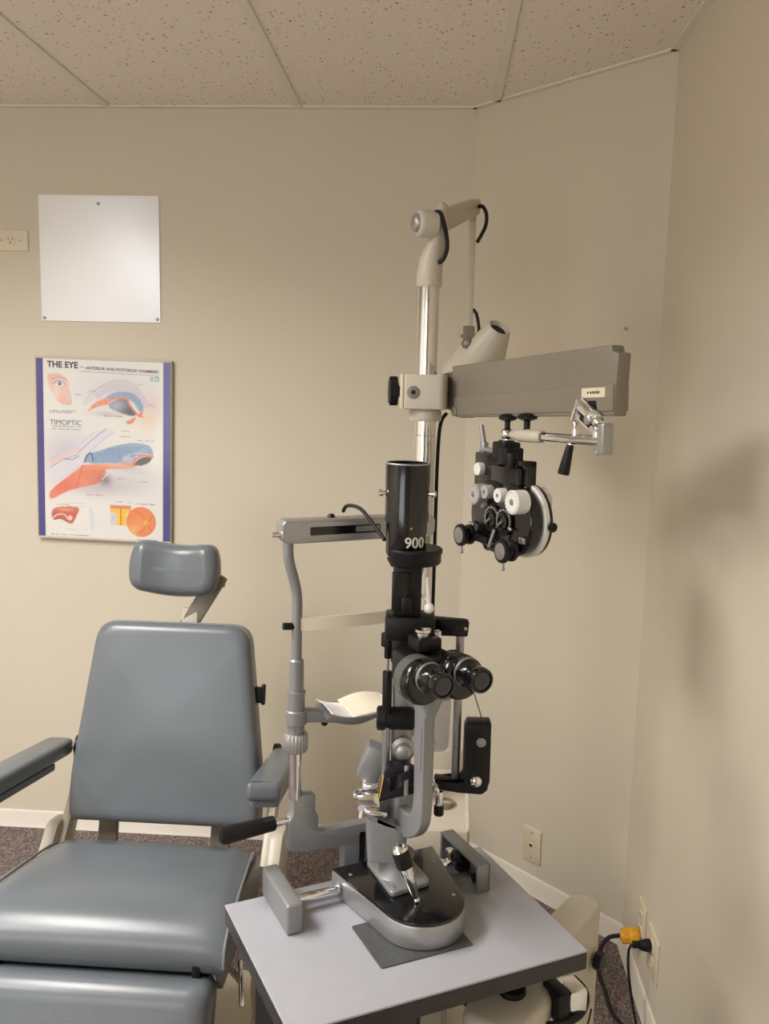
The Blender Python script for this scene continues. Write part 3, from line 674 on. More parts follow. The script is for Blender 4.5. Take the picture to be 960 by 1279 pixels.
# ------------------------------------------------------------------ slit lamp
AU, AV = .026, .067
AX = W(AU, AV, 0)
SFr = Mx.Translation(AX) @ Mx.Rotation(math.radians(3.49), 4, 'Z')       # swung illumination arm: s across, d away
def D(du, rho, z): return W(AU+du, AV-rho, z)
def S(s, d, z): return SFr @ Vv((s, d, z))
def slit_lamp():
    z0 = TZ+.0026
    t = thing('slit_lamp', 'black and silver slit lamp biomicroscope standing on the white instrument table', 'slit lamp', W(AU, AV, z0), AN)
    # --- base on its two rail covers
    n = 20
    arc = [(.031+.070*math.cos(a), -.012+.068*math.sin(a)) for a in np.linspace(math.radians(-172), math.radians(-8), n)]
    ol = [(-.066, .132)]+arc+[(.128, .132)]
    b = obj('base', prism(ol, z0+.0005, .772, .003, 2), BRUSH, t, TF)
    inner = [(.031+(x-.031)*.985, .03+(y-.03)*.985) for x, y in ol]
    obj('base_cover', prism(inner, .7715, .7765, .0015, 2), BLACK, t, TF)
    for u, v in ((-.045, .10), (.085, -.02), (.10, .08)):
        obj('cover_screw', lathe(W(u, v, .7762), W(u, v, 1), [(0, .0035), (.001, .0032), (.0016, .002)], 14), STEEL, t)
    # cross axle with sleeves
    for s, (ua, ub) in (('l', (-.150, -.064)), ('r', (.124, .166))):
        ax = obj('axle', join(cyl(W(ua, .105, .752), W(ub, .105, .752), .0085), cyl(W(ua+.004, .122, .746), W(ub, .122, .746), .004)), CHROME, t)
    # rail covers: hollow, rounded top
    for s, (ua, ub, va, vb) in (('l', (-.176, -.148, .046, .176)), ('r', (.160, .186, .030, .162))):
        zb, ztp = TZ+.0006, .7815
        outer = box(ua, ub, va, vb, zb, ztp, .005, 3)
        if s == 'l':
            c = obj('rail_cover', outer, SILVER, t, TF)
        else:
            c = obj('rail_cover', join(box(ub-.006, ub, va, vb, zb, ztp, .002), box(ua, ub, va, va+.006, zb, ztp, .002), box(ua, ub, vb-.006, vb, zb, ztp, .002), box(ua, ub, va, vb, ztp-.006, ztp, .0025)), SILVER, t, TF)
            obj('rail_wheel', join(cyl(W(.163, .105, .752), W(.178, .105, .752), .019), cyl(W(.170, .06, .742), W(.178, .06, .742), .008)), BLACKM, c)
            obj('thumb_screw', knurl(W(.148, .106, .760), W(.148, .106, .778), .0075, .001, 8), CHROME, c)
    # flange and column foot
    obj('flange', prism(round_poly([(-.0135, .0085), (.0625, .0165), (.066, .126), (-.010, .118)], .010), .7768, .787, .003, 3), SILVER, t, TF)
    for u, v in ((-.004, .022), (.054, .027), (.057, .115)):
        obj('flange_screw', lathe(W(u, v, .7868), W(u, v, 1), [(0, .0045), (.0015, .004), (.002, .0025)], 16), STEEL, t)
    obj('column', join(lathe(W(AU-.004, AV-.002, .786), W(AU-.004, AV-.002, 1), [(0, .036), (.004, .033), (.016, .027), (.030, .029), (.034, .031)], 36)), SILVER, t)
    # cast block over the column, slanting top
    cb = round_poly([(-.036, -.036), (.030, -.040), (.034, .036), (-.034, .040)], .012, 4)
    bm = prism(cb, .812, .90, 0)
    for v_ in bm.verts:
        if v_.co.z > .85: v_.co.z = .905-.034*(v_.co.x+.036)/.07*.8+.012*(v_.co.y/.04)*.5; v_.co.x *= 1.06
        else: v_.co.x *= .92; v_.co.y *= .92
    bmesh.ops.bevel(bm, geom=[e for e in bm.edges if abs(e.verts[0].co.z-e.verts[1].co.z) < .012], offset=.005, segments=3, affect='EDGES')
    obj('column_block', bm, SILVER, t, SFr @ Mx.Translation((-.018, .004, 0)))
    # --- joystick
    ja, jb = W(.020, -.018, .7775), W(.004, -.004, .834)
    dj = (jb-ja).normalized()
    js = obj('joystick', join(ball(ja+dj*.004, .0052), lathe(ja, jb, [(.006, .0035), (.011, .0045), (.014, .0062), (.060, .0118), (.063, .0122)], 30)), CHROME, t)
    k0 = ja+dj*.060
    obj('joystick_grip', lathe(k0, k0+dj, [(0, .0120), (.002, .0132), (.027, .0142), (.029, .0136)], 32), BLACKM, js)
    obj('joystick_cap', lathe(k0+dj*.0285, k0+dj, [(0, .0138), (.005, .0125), (.009, .009), (.0105, .004)], 30), CHROME, js)
    # --- microscope arm: a J-shaped plate in the plane of the doctor's direction
    outl = smooth_path([(-.062, .908, 0), (-.040, .886, 0), (-.005, .866, 0), (.035, .864, 0), (.070, .882, 0), (.092, .910, 0), (.097, .945, 0)], 5)
    inl = smooth_path([(.066, .955, 0), (.061, .924, 0), (.045, .910, 0), (.010, .910, 0), (-.025, .928, 0), (-.062, .948, 0)], 5)
    pl_ = [p[:2] for p in outl]+[(.096, 1.085)]+[(.118, 1.118), (.118, 1.130), (.050, 1.130), (.050, 1.112), (.062, 1.088)]+[p[:2] for p in inl]
    pl_ = [tuple(p) for p in pl_]
    Mp = TF @ Mx(((0, 0, 1, AU), (-1, 0, 0, AV), (0, 1, 0, 0), (0, 0, 0, 1)))
    ma = obj('microscope_arm', prism(pl_, -.0095, .0095, .003, 3), SILVER, t, Mp)
    obj('arm_recess', prism(round_poly([(.0865, 1.00), (.0905, 1.00), (.0905, 1.07), (.0865, 1.07)], .002), -.0101, -.0094, 0), STEEL, ma, Mp)
    obj('dovetail', join(prism(round_poly([(.045, 1.122), (.125, 1.122), (.118, 1.138), (.045, 1.138)], .003), -.020, .020, .003)), SILVER, ma, Mp)
    obj('arm_pivot', lathe(W(AU, AV, .868), W(AU, AV, 1), [(0, .014), (.004, .016), (.048, .016), (.054, .014), (.075, .014)], 36), SILVER, t)
    # --- microscope body, twin tubes and eyepieces
    zc = 1.158
    mb = obj('microscope_body', join(prism(round_poly([(-.036, .020), (.036, .020), (.044, .10), (-.044, .10)], .012), zc-.028, zc+.025, .008, 3)), BLACKM, t,
             TF @ Mx(((1, 0, 0, AU+.003), (0, -1, 0, AV), (0, 0, 1, 0), (0, 0, 0, 1))))
    for s, du in ((-1, -.026), (1, .038)):
        r0 = .084; zd = zc-.003; zz = zc+.010
        dr = obj('tube_housing', lathe(D(du, r0, zd), D(du, 1, zd), [(0, .026), (.003, .0335), (.038, .0352), (.042, .0335), (.045, .030), (.046, .020)], 44), BLACK, mb)
        if s < 0: obj('silver_band', lathe(D(du, r0+.004, zd), D(du, 1, zd), [(0, .0327), (.0005, .0346), (.024, .0355), (.0245, .0348)], 44), DRUM, dr)
        e0 = r0+.044
        ep = obj('eyepiece', lathe(D(du, e0-.004, zz), D(du, 1, zz), [(0, .021), (.010, .0225), (.021, .0225), (.025, .0185), (.032, .0165), (.038, .0165), (.041, .0185), (.052, .0195), (.057, .0185), (.058, .0155), (.055, .0150)], 40), BLACK, mb)
        obj('eye_lens', lathe(D(du, e0+.0505, zz), D(du, 1, zz), [(0, .0150), (.002, .0135), (.0032, .008), (.0036, .002)], 30), LENS, ep)
        obj('diopter_ring', lathe(D(du, e0+.009, zz), D(du, 1, zz), [(0, .0226), (.0005, .0231), (.005, .0231), (.0055, .0226)], 40), STEEL, ep)
    # focusing knob above the body
    obj('body_clamp', join(box(-.020, .022, -.020, .020, 0, .022, .005)), BLACKM, t, TF @ Mx.Translation((AU+.002, AV-.066, zc+.029)))
    obj('clamp_screw', join(lathe(D(.0, .066, zc+.050), D(.0, .066, 2), [(0, .010), (.006, .010), (.008, .013), (.012, .013), (.013, .010)], 24), lathe(D(.020, .075, zc+.050), D(.020, .075, 2), [(0, .006), (.008, .0065), (.010, .004)], 18)), CHROME, t)
    # --- lamp housing on its neck
    lz = 1.327
    lh = obj('lamp_housing', join(lathe(S(0, 0, 1.318), S(0, 0, 2), [(0, .028), (.006, .030), (.010, .0325), (.060, .0325), (.0605, .0345), (.150, .0352), (.152, .0345), (.1525, .0315), (.110, .0305)], 56)), BLACK, t)
    obj('housing_rim', tube([tuple(S(.0335*math.cos(a), .0335*math.sin(a), 1.4695)) for a in np.linspace(0, 2*PI, 48, endpoint=False)], .0020, 10, False, True), STEEL, lh)
    for a in (math.radians(188), math.radians(-12)):
        p = S(.034*math.cos(a), .034*math.sin(a), 1.423); q = S(.06*math.cos(a), .06*math.sin(a), 1.423)
        obj('housing_screw', lathe(p, q, [(0, .003), (.004, .003), (.0045, .0055), (.010, .0055), (.012, .003)], 20), CHROME, lh)
    # the number on the front of the housing, wrapped on the cylinder
    bm = text_bm('900', .0235, .0006, bold=.0003); xs = [v.co.x for v in bm.verts]; mid = (min(xs)+max(xs))/2
    for c_ in np.arange(min(xs)+.001, max(xs), .001):
        bmesh.ops.bisect_plane(bm, geom=bm.verts[:]+bm.edges[:]+bm.faces[:], plane_co=(c_, 0, 0), plane_no=(1, 0, 0))
    for v_ in bm.verts:
        a = -PI/2+(v_.co.x-mid)/.0345+math.radians(24); r = .0332+v_.co.z
        v_.co = Vv((r*math.cos(a), r*math.sin(a), 1.3405+v_.co.y))
    obj('number', bm, TEXTW, lh, SFr, 180)
    a0 = -PI/2+math.radians(68)
    bm = xf(lathe((0, 0, 0), (0, 0, 1), [(0, .0022), (.0008, .0022)], 12), frame((.0336*math.cos(a0), .0336*math.sin(a0), 1.358), (-math.sin(a0), math.cos(a0), 0), (0, 0, 1)))
    obj('emblem', join(bm, xf(box(-.0008, .0008, -.007, .007, 0, .0007), frame((.0336*math.cos(a0), .0336*math.sin(a0), 1.352), (-math.sin(a0), math.cos(a0), 0), (.12, 0, 1)))), TEXTW, lh, SFr)
    a1 = -PI/2+math.radians(12)
    obj('pilot_dot', xf(lathe((0, 0, 0), (0, 0, 1), [(0, .0016), (.0012, .0014), (.0016, .0008)], 12), frame((.0324*math.cos(a1), .0324*math.sin(a1), 1.371), (-math.sin(a1), math.cos(a1), 0), (0, 0, 1))), YELLOW, lh, SFr)
    # aperture wheel disc below the housing
    obj('aperture_disc', join(lathe(S(.014, 0, 1.311), S(.014, 0, 2), [(0, .040), (.003, .0425), (.015, .0425), (.018, .0445), (.023, .0445), (.025, .0425)], 60),
                              lathe(S(.0, 0, 1.306), S(0, 0, 2), [(0, .024), (.006, .027), (.012, .030)], 40)), BLACKM, t)
    nk = obj('lamp_neck', join(box(-.019, .026, -.020, .024, 1.228, 1.312, .003), box(-.021, .006, -.026, -.016, 1.238, 1.300, .002), box(-.006, .012, -.031, -.020, 1.236, 1.262, .002)), BLACKM, t, SFr)
    obj('scale_plate', join(box(-.016, .002, -.0272, -.0262, 1.262, 1.296)), BLACK, nk, SFr)
    obj('filter_lever', join(cyl(S(.026, -.012, 1.262), S(.038, -.016, 1.252), .0022), ball(S(.038, -.017, 1.242), .0088), cyl(S(.038, -.016, 1.244), S(.034, -.014, 1.292), .0028)), WHITEP, nk)
    # --- top yoke with side arm, two rods, elbow and box
    yk = obj('yoke', join(box(-.030, .050, -.024, .030, 1.188, 1.228, .005), box(-.020, .016, -.020, .024, 1.150, 1.190, .004)), BLACKM, t, SFr)
    obj('side_arm', prism(round_poly([(.045, 1.190), (.104, 1.189), (.106, 1.214), (.098, 1.2155), (.045, 1.219)], .003), -.010, .012, .003), BLACKM, t, SFr @ Mx(((1, 0, 0, 0), (0, 0, -1, .018), (0, 1, 0, 0), (0, 0, 0, 1))))
    obj('arm_screw', lathe(S(.100, .0065, 1.203), S(.100, -1, 1.203), [(0, .003), (.0012, .003), (.0018, .002)], 14), STEEL, yk)
    obj('guide_rod', cyl(S(.0925, .016, .936), S(.0925, .016, 1.192), .0068), STEEL, t)
    rl = obj('guide_rod', join(cyl(S(-.0245, -.008, .935), S(-.0245, -.008, 1.125), .0068), cyl(S(-.0245, -.008, 1.12), S(-.0245, -.008, 1.165), .0022)), STEEL, t)
    obj('rod_sleeve', join(cyl(S(-.0245, -.008, 1.062), S(-.0245, -.008, 1.134), .0078), cyl(S(-.0245, -.008, 1.156), S(-.0245, -.008, 1.224), .0062), cyl(S(-.0245, -.008, 1.176), S(-.0245, -.008, 1.197), .0118)), BLACKM, t)
    obj('sleeve_link', box(-.034, .004, -.014, .0, 1.177, 1.195, .003), BLACKM, t, SFr)
    el = obj('elbow', join(prism(round_poly([(.056, .930), (.100, .924), (.136, .922), (.146, .930), (.146, .958), (.102, .958), (.098, .944), (.058, .949)], .004), -.012, .012, .003)), BLACKM, t, SFr @ Mx(((1, 0, 0, 0), (0, 0, -1, .012), (0, 1, 0, 0), (0, 0, 0, 1))))
    bx = obj('fixation_box', prism(round_poly([(.104, .945), (.112, .932), (.136, .932), (.147, .945), (.146, 1.050), (.108, 1.050), (.104, 1.040)], [.008, .008, .008, .008, .002, .003, .003]), -.014, .020, .003), BLACKM, t, SFr @ Mx(((1, 0, 0, 0), (0, 0, -1, .008), (0, 1, 0, 0), (0, 0, 0, 1))))
    obj('box_dial', join(lathe(S(.130, -.0115, 1.019), S(.130, -1, 1.019), [(0, .0078), (.003, .0078), (.0032, .0045), (.002, .0040)], 30)), STEEL, bx)
    obj('box_screw', lathe(S(.124, -.0115, .952), S(.124, -1, .952), [(0, .0095), (.004, .0092), (.007, .006), (.008, .002)], 30), CHROME, bx)
    obj('fixation_wire', tube([tuple(D(.040, .150, zc-.008)), tuple(S(.134, .0, 1.046))], .0011, 8), STEEL, t)
    # --- mirror unit at the foot of the rods
    mh = obj('mirror_housing', join(prism(round_poly([(-.034, .922), (.028, .938), (.052, .948), (.050, .962), (.006, .984), (-.020, .982), (-.026, .970)], .002), -.012, .014, .002)), BLACKM, t, SFr @ Mx(((1, 0, 0, 0), (0, 0, -1, -.018), (0, 1, 0, 0), (0, 0, 0, 1))))
    obj('mirror_glass', xf(box(-.024, .024, -.0008, .0008, -.022, .022), SFr @ frame((.004, -.034, .957), (1, .1, .3), (0, 1, .5))), LENS, mh)
    obj('mirror_edge', tube([tuple(S(-.035, -.033, .924)), tuple(S(-.031, -.034, .945)), tuple(S(-.027, -.034, .968))], .0009, 8), YELLOW, mh)
    obj('mirror_bridge', box(.006, .013, -.036, -.030, .935, .985, .001), BRUSH, mh, SFr)
    obj('tilt_block', xf(box(-.018, .018, -.018, .018, -.030, .030, .004), SFr @ frame((-.046, .02, .968), (1, 0, -.35), (0, 1, 0))), SILVER, t)
    obj('tilt_clamp', join(xf(box(-.022, .016, -.014, .014, -.016, .014, .004), SFr @ frame((-.048, -.012, .918), (1, 0, .1), (0, 1, 0))), lathe(S(-.066, -.012, .924), S(-1, -.012, .924), [(0, .007), (.006, .0085), (.010, .006)], 20), cyl(S(-.056, -.028, .905), S(-.020, -.030, .900), .006), cyl(S(-.058, -.014, .940), S(-.035, -.016, .942), .0055)), CHROME, t)
    # slit width drum across the column
    ns = obj('slit_drum', lathe(S(-.041, .0, 1.052), S(1, .0, 1.052), [(0, .015), (.002, .0195), (.014, .0205), (.016, .0185), (.058, .0185), (.062, .016)], 44), BLACKM, t)
    obj('slit_column', join(box(-.016, .016, .004, .030, .94, 1.16, .004)), STEEL, t, SFr)
    obj('slit_column_knob', join(lathe(S(.004, .004, 1.000), S(.004, -1, 1.000), [(0, .018), (.003, .020), (.008, .020), (.010, .013), (.022, .012), (.024, .009)], 36)), BRUSH, t)
    # smoky breath shield behind the microscope
    obj('breath_shield', prism(round_poly([(-.024, .975), (.079, .975), (.082, 1.095), (-.024, 1.095)], [.004, .016, .01, .004], 5), -.001, .001, 0), ACRYL, t, SFr @ Mx(((1, 0, 0, .003), (0, 0, -1, .050), (0, 1, 0, 0), (0, 0, 0, 1))))
    obj('brake_screw', join(cyl(S(.058, .010, .938), S(.058, -.022, .938), .0065), cyl(S(.066, .004, .900), S(.066, .004, .926), .0065)), CHROME, t)
    obj('lock_knob', join(knurl(S(.066, .004, .884), S(.066, .004, .902), .0085, .001, 9)), BLACKM, t)
    # power cord from the housing to the chin-rest bar
    obj('power_cord', tube([tuple(S(-.034, .010, 1.345)), tuple(S(-.050, .035, 1.362)), tuple(S(-.075, .075, 1.385)), tuple(S(-.098, .105, 1.386)), tuple(S(-.106, .118, 1.3745))], .0032, 10), RUBBER, t)
    return t
slit_lamp()
# ------------------------------------------------------------------ chin rest frame bolted to the back edge of the table
def chin_rest():
    v0 = .185
    HR = TF @ Mx(((1, 0, 0, 0), (0, 0, -1, v0), (0, 1, 0, 0), (0, 0, 0, 1)))   # x = u, y = up, z towards the doctor
    w = lambda u, z, dv=0.: W(u, v0+dv, z)
    t = thing('chin_rest_frame', 'silver chin and forehead rest frame bolted to the back of the instrument table', 'chin rest', W(0, v0, TZ), AN)
    fr = [(-.116, .797), (-.090, .790), (-.027, .7855), (-.027, .694), (.047, .694), (.047, .7855), (.110, .790), (.136, .797), (.136, .84), (.126, .85), (.126, .895), (.086, .895), (.080, .85), (.080, .823), (.020, .8215), (-.062, .8225), (-.062, .85), (-.0685, .862), (-.0685, .8935), (-.1085, .8955), (-.1085, .862), (-.116, .852)]
    fr = [(u-.012 if u < -.05 else u, z) for u, z in fr]
    b = obj('lower_bracket', prism(round_poly(fr, .004, 3), -.011, .011, .003), SILVER, t, HR)
    obj('clamp_slot', prism(round_poly([(.003, .742), (.014, .742), (.014, .806), (.003, .806)], .004), .0105, .0118, 0), BLACK, b, HR)
    uL, uR = -.1135, .106
    for s, u in ((-1, uL), (1, uR)):
        k = obj('column_rod', lathe(w(u, .888), w(u, 2), [(0, .0115), (.006, .0115), (.062, .0118), (.0625, .0135), (.10, .0135)], 32), CHROME, t)
        obj('height_nut', knurl(w(u, .972), w(u, 1.005), .0205, .0012, 22), BRUSH, t)
        obj('column_sleeve', lathe(w(u, 1.003), w(u, 2), [(0, .0135), (.006, .0145), (.070, .0145), (.0705, .0158), (.075, .0158), (.0755, .0125), (.128, .0122), (.131, .0095)], 32), SILVER, t)
        obj('upright', tube([tuple(w(u, 1.12)), tuple(w(u, 1.18)), tuple(w(u, 1.235)), tuple(w(u+s*.004, 1.262)), tuple(w(u+s*.013, 1.295)), tuple(w(u+s*.016, 1.315)), tuple(w(u+s*.016, 1.342))], .0088, 18), SILVER, t)
        obj('band_screw', cyl(w(u-.004, 1.190), w(u-s*0-.004, 1.192) + (w(-.02, 0)-w(0, 0)), .006), BLACKM, t)
    # chin rest arms meeting in a dished tray
    tray = smooth_path([(-.113, 1.034, 0), (-.085, 1.032, 0), (-.050, 1.026, 0), (-.004, 1.016, 0), (.042, 1.026, 0), (.078, 1.032, 0), (.106, 1.034, 0)], 6)
    up = [(p.x, p.y+.011) for p in tray]; dn = [(p.x, p.y-.011) for p in tray][::-1]
    cr = obj('chin_rest', join(prism(up+dn, -.010, .010, .003), prism([(p.x, p.y+.0115) for p in tray if -.07 < p.x < .06]+[(p.x, p.y+.002) for p in tray if -.07 < p.x < .06][::-1], -.03, .032, .003)), SILVER, t, HR)
    for u in (uL, uR): obj('collar', lathe(w(u, 1.020), w(u, 2), [(0, .0165), (.002, .0182), (.024, .0182), (.026, .0165)], 32), SILVER, cr)
    for u in (-.062, .054): obj('paper_pin', lathe(w(u, 1.022, -.0), w(u, -1, 0), [(0, .004), (.006, .004), (.009, .006), (.012, .004)], 16), BLACKM, cr)
    # forehead band, bowed forwards
    pts = smooth_path([(uL, 0, 0), (-.06, .012, 0), (-.004, .017, 0), (.052, .012, 0), (uR, 0, 0)], 6)
    bm = bmesh.new(); R = []
    for p in pts:
        u, dz = p.x, p.y; sag = .003*math.sin((u-uL)/(uR-uL)*PI)
        R.append([bm.verts.new((u, 1.183+sag, .004+dz)), bm.verts.new((u, 1.205+sag, .004+dz)), bm.verts.new((u, 1.205+sag, .0065+dz)), bm.verts.new((u, 1.183+sag, .0065+dz))])
    for A, B in zip(R, R[1:]):
        for i in range(4): bm.faces.new((A[i], A[(i+1) % 4], B[(i+1) % 4], B[i]))
    bm.faces.new(R[0]); bm.faces.new(R[-1][::-1]); bmesh.ops.recalc_face_normals(bm, faces=bm.faces[:])
    obj('forehead_band', bm, BAND, t, HR)
    # crossbar with a slot along its front
    bar = obj('crossbar', prism(round_poly([(-.143, 1.341), (-.135, 1.331), (.130, 1.331), (.136, 1.341), (.136, 1.360), (.130, 1.368), (-.138, 1.369), (-.143, 1.362)], .0015, 2), -.024, .012, .002), BRUSH, t, HR)
    obj('slot', prism(round_poly([(-.096, 1.3435), (.030, 1.3435), (.030, 1.3575), (-.096, 1.3575)], .002), .0115, .0124, 0), BLACK, bar, HR)
    obj('slide_plate', prism([(-.015, 1.346), (.028, 1.346), (.028, 1.3555), (-.015, 1.3555)], .0122, .0128, 0), STEEL, bar, HR)
    obj('end_pin', lathe(w(-.142, 1.346), w(-1, 1.346), [(0, .0045), (.003, .0042), (.014, .0042), (.016, .003)], 18), CHROME, bar)
    obj('grommet', lathe(w(-.050, 1.3685, .012), w(-.050, 2, .012), [(0, .007), (.003, .006), (.006, .004)], 18), BLACKM, bar)
    # patient's grip
    obj('grip_rod', cyl(w(-.112, .8505), w(-.154, .8495), .0068), CHROME, t)
    obj('hand_grip', lathe(w(-.150, .8495), w(-.242, .8445), [(0, .0105), (.003, .0128), (.04, .0138), (.085, .0150), (.093, .0142), (.097, .009)], 32), BLACKM, t)
    return t
chin_rest()
def chin_paper():
    v0 = .185; zb = 1.0285
    t = thing('chin_paper', 'curled white tissue sheets lying on the silver chin rest', 'paper', W(-.004, v0, zb), AN)
    def sheet(fn, nu=24, nv=10, th=.0006):
        bm = bmesh.new()
        top = [[bm.verts.new(fn(i/(nu-1), j/(nv-1))) for i in range(nu)] for j in range(nv)]
        bot = [[bm.verts.new(Vv(fn(i/(nu-1), j/(nv-1)))-Vv((0, 0, th))) for i in range(nu)] for j in range(nv)]
        for j in range(nv-1):
            for i in range(nu-1):
                bm.faces.new((top[j][i], top[j][i+1], top[j+1][i+1], top[j+1][i])); bm.faces.new((bot[j][i], bot[j+1][i], bot[j+1][i+1], bot[j][i+1]))
        for i in range(nu-1):
            for j in (0, nv-1): bm.faces.new((top[j][i], bot[j][i], bot[j][i+1], top[j][i+1]))
        for j in range(nv-1):
            for i in (0, nu-1): bm.faces.new((top[j][i], bot[j][i], bot[j+1][i], top[j+1][i]))
        bmesh.ops.recalc_face_normals(bm, faces=bm.faces[:]); return bm
    def lower(a, b):
        u = -.064+.117*a; v = v0-.036+.075*b; d = (u+.004)/.06
        return (u, v, zb+.002+.010*d*d+.003*abs(d)**3+.004*math.sin(PI*b))
    def upper(a, b):
        u = -.028+.075*a; s_ = b
        th = s_*PI*.80
        v = v0+.026-.050*math.sin(th*.62)-.012*(1-math.cos(th)); z = zb+.006+.010*math.sin(PI*a)*(.55+.45*math.cos(th*.8))+.006*(1-s_)+.008*((u+.004)/.06)**2
        return (u, v, z)
    obj('lower_sheet', sheet(lower), PAPER, t, TF, 180)
    obj('curled_sheet', sheet(upper), PAPERC, t, TF, 180)
chin_paper()

# ------------------------------------------------------------------ instrument stand: pole, clamp, swing arm, reading lamp, console
PX, PY, PR = -.036, 2.0, .0245
def stand():
    t = thing('instrument_stand', 'tall chrome pole instrument stand with beige swing arm and overhead lamp', 'instrument stand', (PX, PY, 0))
    P = lambda x, y, z: Vv((x, y, z))
    obj('pole', lathe((PX, PY, .05), (PX, PY, 2), [(0, PR), (1.43, PR), (1.431, PR-.001), (1.76, PR-.001)], 48), CHROME, t)
    # console: a sloping tray with side walls over a cabinet
    x0, x1 = -.155, .088
    M_ = lambda x: Mx(((0, 0, 1, x), (1, 0, 0, 0), (0, 1, 0, 0), (0, 0, 0, 1)))
    con = obj('console', join(xf(prism([(1.885, .555), (2.13, .555), (2.13, .640), (1.885, .592)], 0, x1-x0, .003), M_(x0)),
                        xf(prism(round_poly([(1.880, .552), (2.135, .552), (2.135, .690), (2.06, .680), (1.885, .612)], .01), 0, .008, .002), M_(x1-.004)),
                        xf(prism(round_poly([(1.880, .552), (2.135, .552), (2.135, .690), (2.06, .680), (1.885, .612)], .01), 0, .008, .002), M_(x0-.004)),
                        box(x0, x1, 2.125, 2.137, .555, .690, .003), box(x0, x1, 1.876, 1.886, .545, .606, .003)), ENAMEL, t)
    obj('instrument_well', lathe((x1-.05, 1.99, .610), (x1-.05, 1.99, 1), [(0, .020), (.012, .020), (.012, .016), (.004, .0155)], 30), ENAMELD, con)
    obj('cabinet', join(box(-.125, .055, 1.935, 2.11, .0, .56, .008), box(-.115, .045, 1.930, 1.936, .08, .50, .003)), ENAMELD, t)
    obj('stand_foot', prism(round_poly([(-.22, 1.84), (.15, 1.84), (.15, 2.20), (-.22, 2.20)], .05), .0, .035, .010), ENAMEL, t)
    # sliding collar and clamp
    obj('collar', lathe((PX, PY, 1.512), (PX, PY, 2), [(0, .034), (.003, .0362), (.022, .0362), (.025, .034)], 44), ENAMEL, t)
    cl = obj('clamp', join(prism(round_poly([(-.083, 1.955), (.004, 1.952), (.012, 1.975), (.012, 2.03), (-.083, 2.035)], [.006, .02, .02, .02, .006], 5), 1.538, 1.614, .004, 3)), ENAMEL, t)
    obj('clamp_jaw', join(box(-.0915, -.0835, 1.957, 2.033, 1.538, 1.614, .002)), IVORY, cl)
    obj('hex_screw', lathe((-.062, 1.956, 1.575), (-.064, 0, 1.575), [(0, .014), (.003, .014), (.004, .012), (.0042, .005), (.002, .0045)], 28), ENAMELD, cl)
    obj('hex_socket', lathe((-.062, 1.954, 1.575), (-.0625, 0, 1.575), [(0, .0045), (.0035, .0045)], 6), BLACKM, cl)
    obj('clamp_knob', join(knurl((-.098, 1.993, 1.576), (-.118, 1.990, 1.576), .033, .006, 7), cyl((-.086, 1.995, 1.576), (-.10, 1.993, 1.576), .012)), BLACKM, cl)
    # swing arm
    A = Vv((.045, 2.0, 1.578)); B = Vv((.305, 1.5, 1.604)); d = (B-A); L = d.length
    AF = frame(A, d, (0, 0, 1))                                     # x along, y up, z towards the room
    AF0 = frame(A, (d.x, d.y, 0), (0, 0, 1))
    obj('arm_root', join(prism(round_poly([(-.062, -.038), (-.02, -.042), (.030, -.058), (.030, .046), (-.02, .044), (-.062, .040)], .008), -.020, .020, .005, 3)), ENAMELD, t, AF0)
    obj('hinge_gap', join(box(-.014, .012, .030, .046, -.014, .014, .003)), BLACKM, t, AF0)
    side = [(-.004, .056), (L-.016, .060), (L-.012, .050), (L+.004, .046), (L-.004, -.056), (.016, -.056), (.004, -.030)]
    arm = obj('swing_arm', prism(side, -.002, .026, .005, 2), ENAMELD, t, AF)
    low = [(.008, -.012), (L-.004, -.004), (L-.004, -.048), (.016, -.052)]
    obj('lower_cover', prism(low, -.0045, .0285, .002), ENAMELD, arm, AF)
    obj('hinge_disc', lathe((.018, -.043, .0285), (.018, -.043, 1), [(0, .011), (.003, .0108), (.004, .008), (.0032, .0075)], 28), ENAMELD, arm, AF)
    obj('cover_screw', lathe((L*.52, .056, 0), (L*.52, 1, 0), [(0, .004), (.003, .004), (.004, .002)], 16), STEEL, arm, AF)
    lab = obj('label_plate', prism(round_poly([(L-.088, -.0245), (L-.024, -.0245), (L-.024, -.0085), (L-.088, -.0085)], .001), .0284, .0292, 0), IVORY, arm, AF)
    obj('printed_mark', join(box(L-.072, L-.068, -.018, -.0145, .0291, .0294), box(L-.064, L-.060, -.0185, -.0145, .0291, .0294), *[box(L-.058+.0052*i, L-.0545+.0052*i, -.0185, -.0140, .0291, .0294) for i in range(4)]), BLACKM, lab, AF)
    obj('bracket_slot', prism([(L-.070, -.030), (L-.048, -.030), (L-.044, -.047), (L-.060, -.047)], .0284, .0290, 0), BLACKM, arm, AF)
    # chrome holder at the outer end: tilted clamp, two pins, block and lever
    q = lambda a, b, c: tuple(AF @ Vv((a, b, c)))
    br = obj('holder_bracket', join(xf(box(-.032, .034, -.010, .010, -.006, .006, .003), AF @ frame((L-.062, -.046, .036), (1, -.55, 0), (.55, 1, 0))),
                  xf(box(-.034, .030, -.006, .006, -.005, .005, .002), AF @ frame((L-.058, -.070, .036), (1, -.55, 0), (.55, 1, 0))),
                  tube([q(L-.10, -.062, .036), q(L-.088, -.040, .036), q(L-.072, -.034, .036)], .007, 12)), CHROME, t)
    obj('bracket_gap', xf(box(-.010, .024, -.007, .007, -.0045, .0045, .002), AF @ frame((L-.066, -.060, .037), (1, -.55, 0), (.55, 1, 0))), BLACKM, br)
    obj('bracket_screw', lathe(q(L-.050, -.062, .041), q(L-.050, -.062, 1), [(0, .009), (.004, .009), (.006, .006)], 20), BRUSH, br)
    obj('pin', cyl(q(L-.096, -.066, .034), q(L-.096, -.100, .034), .0062), CHROME, br)
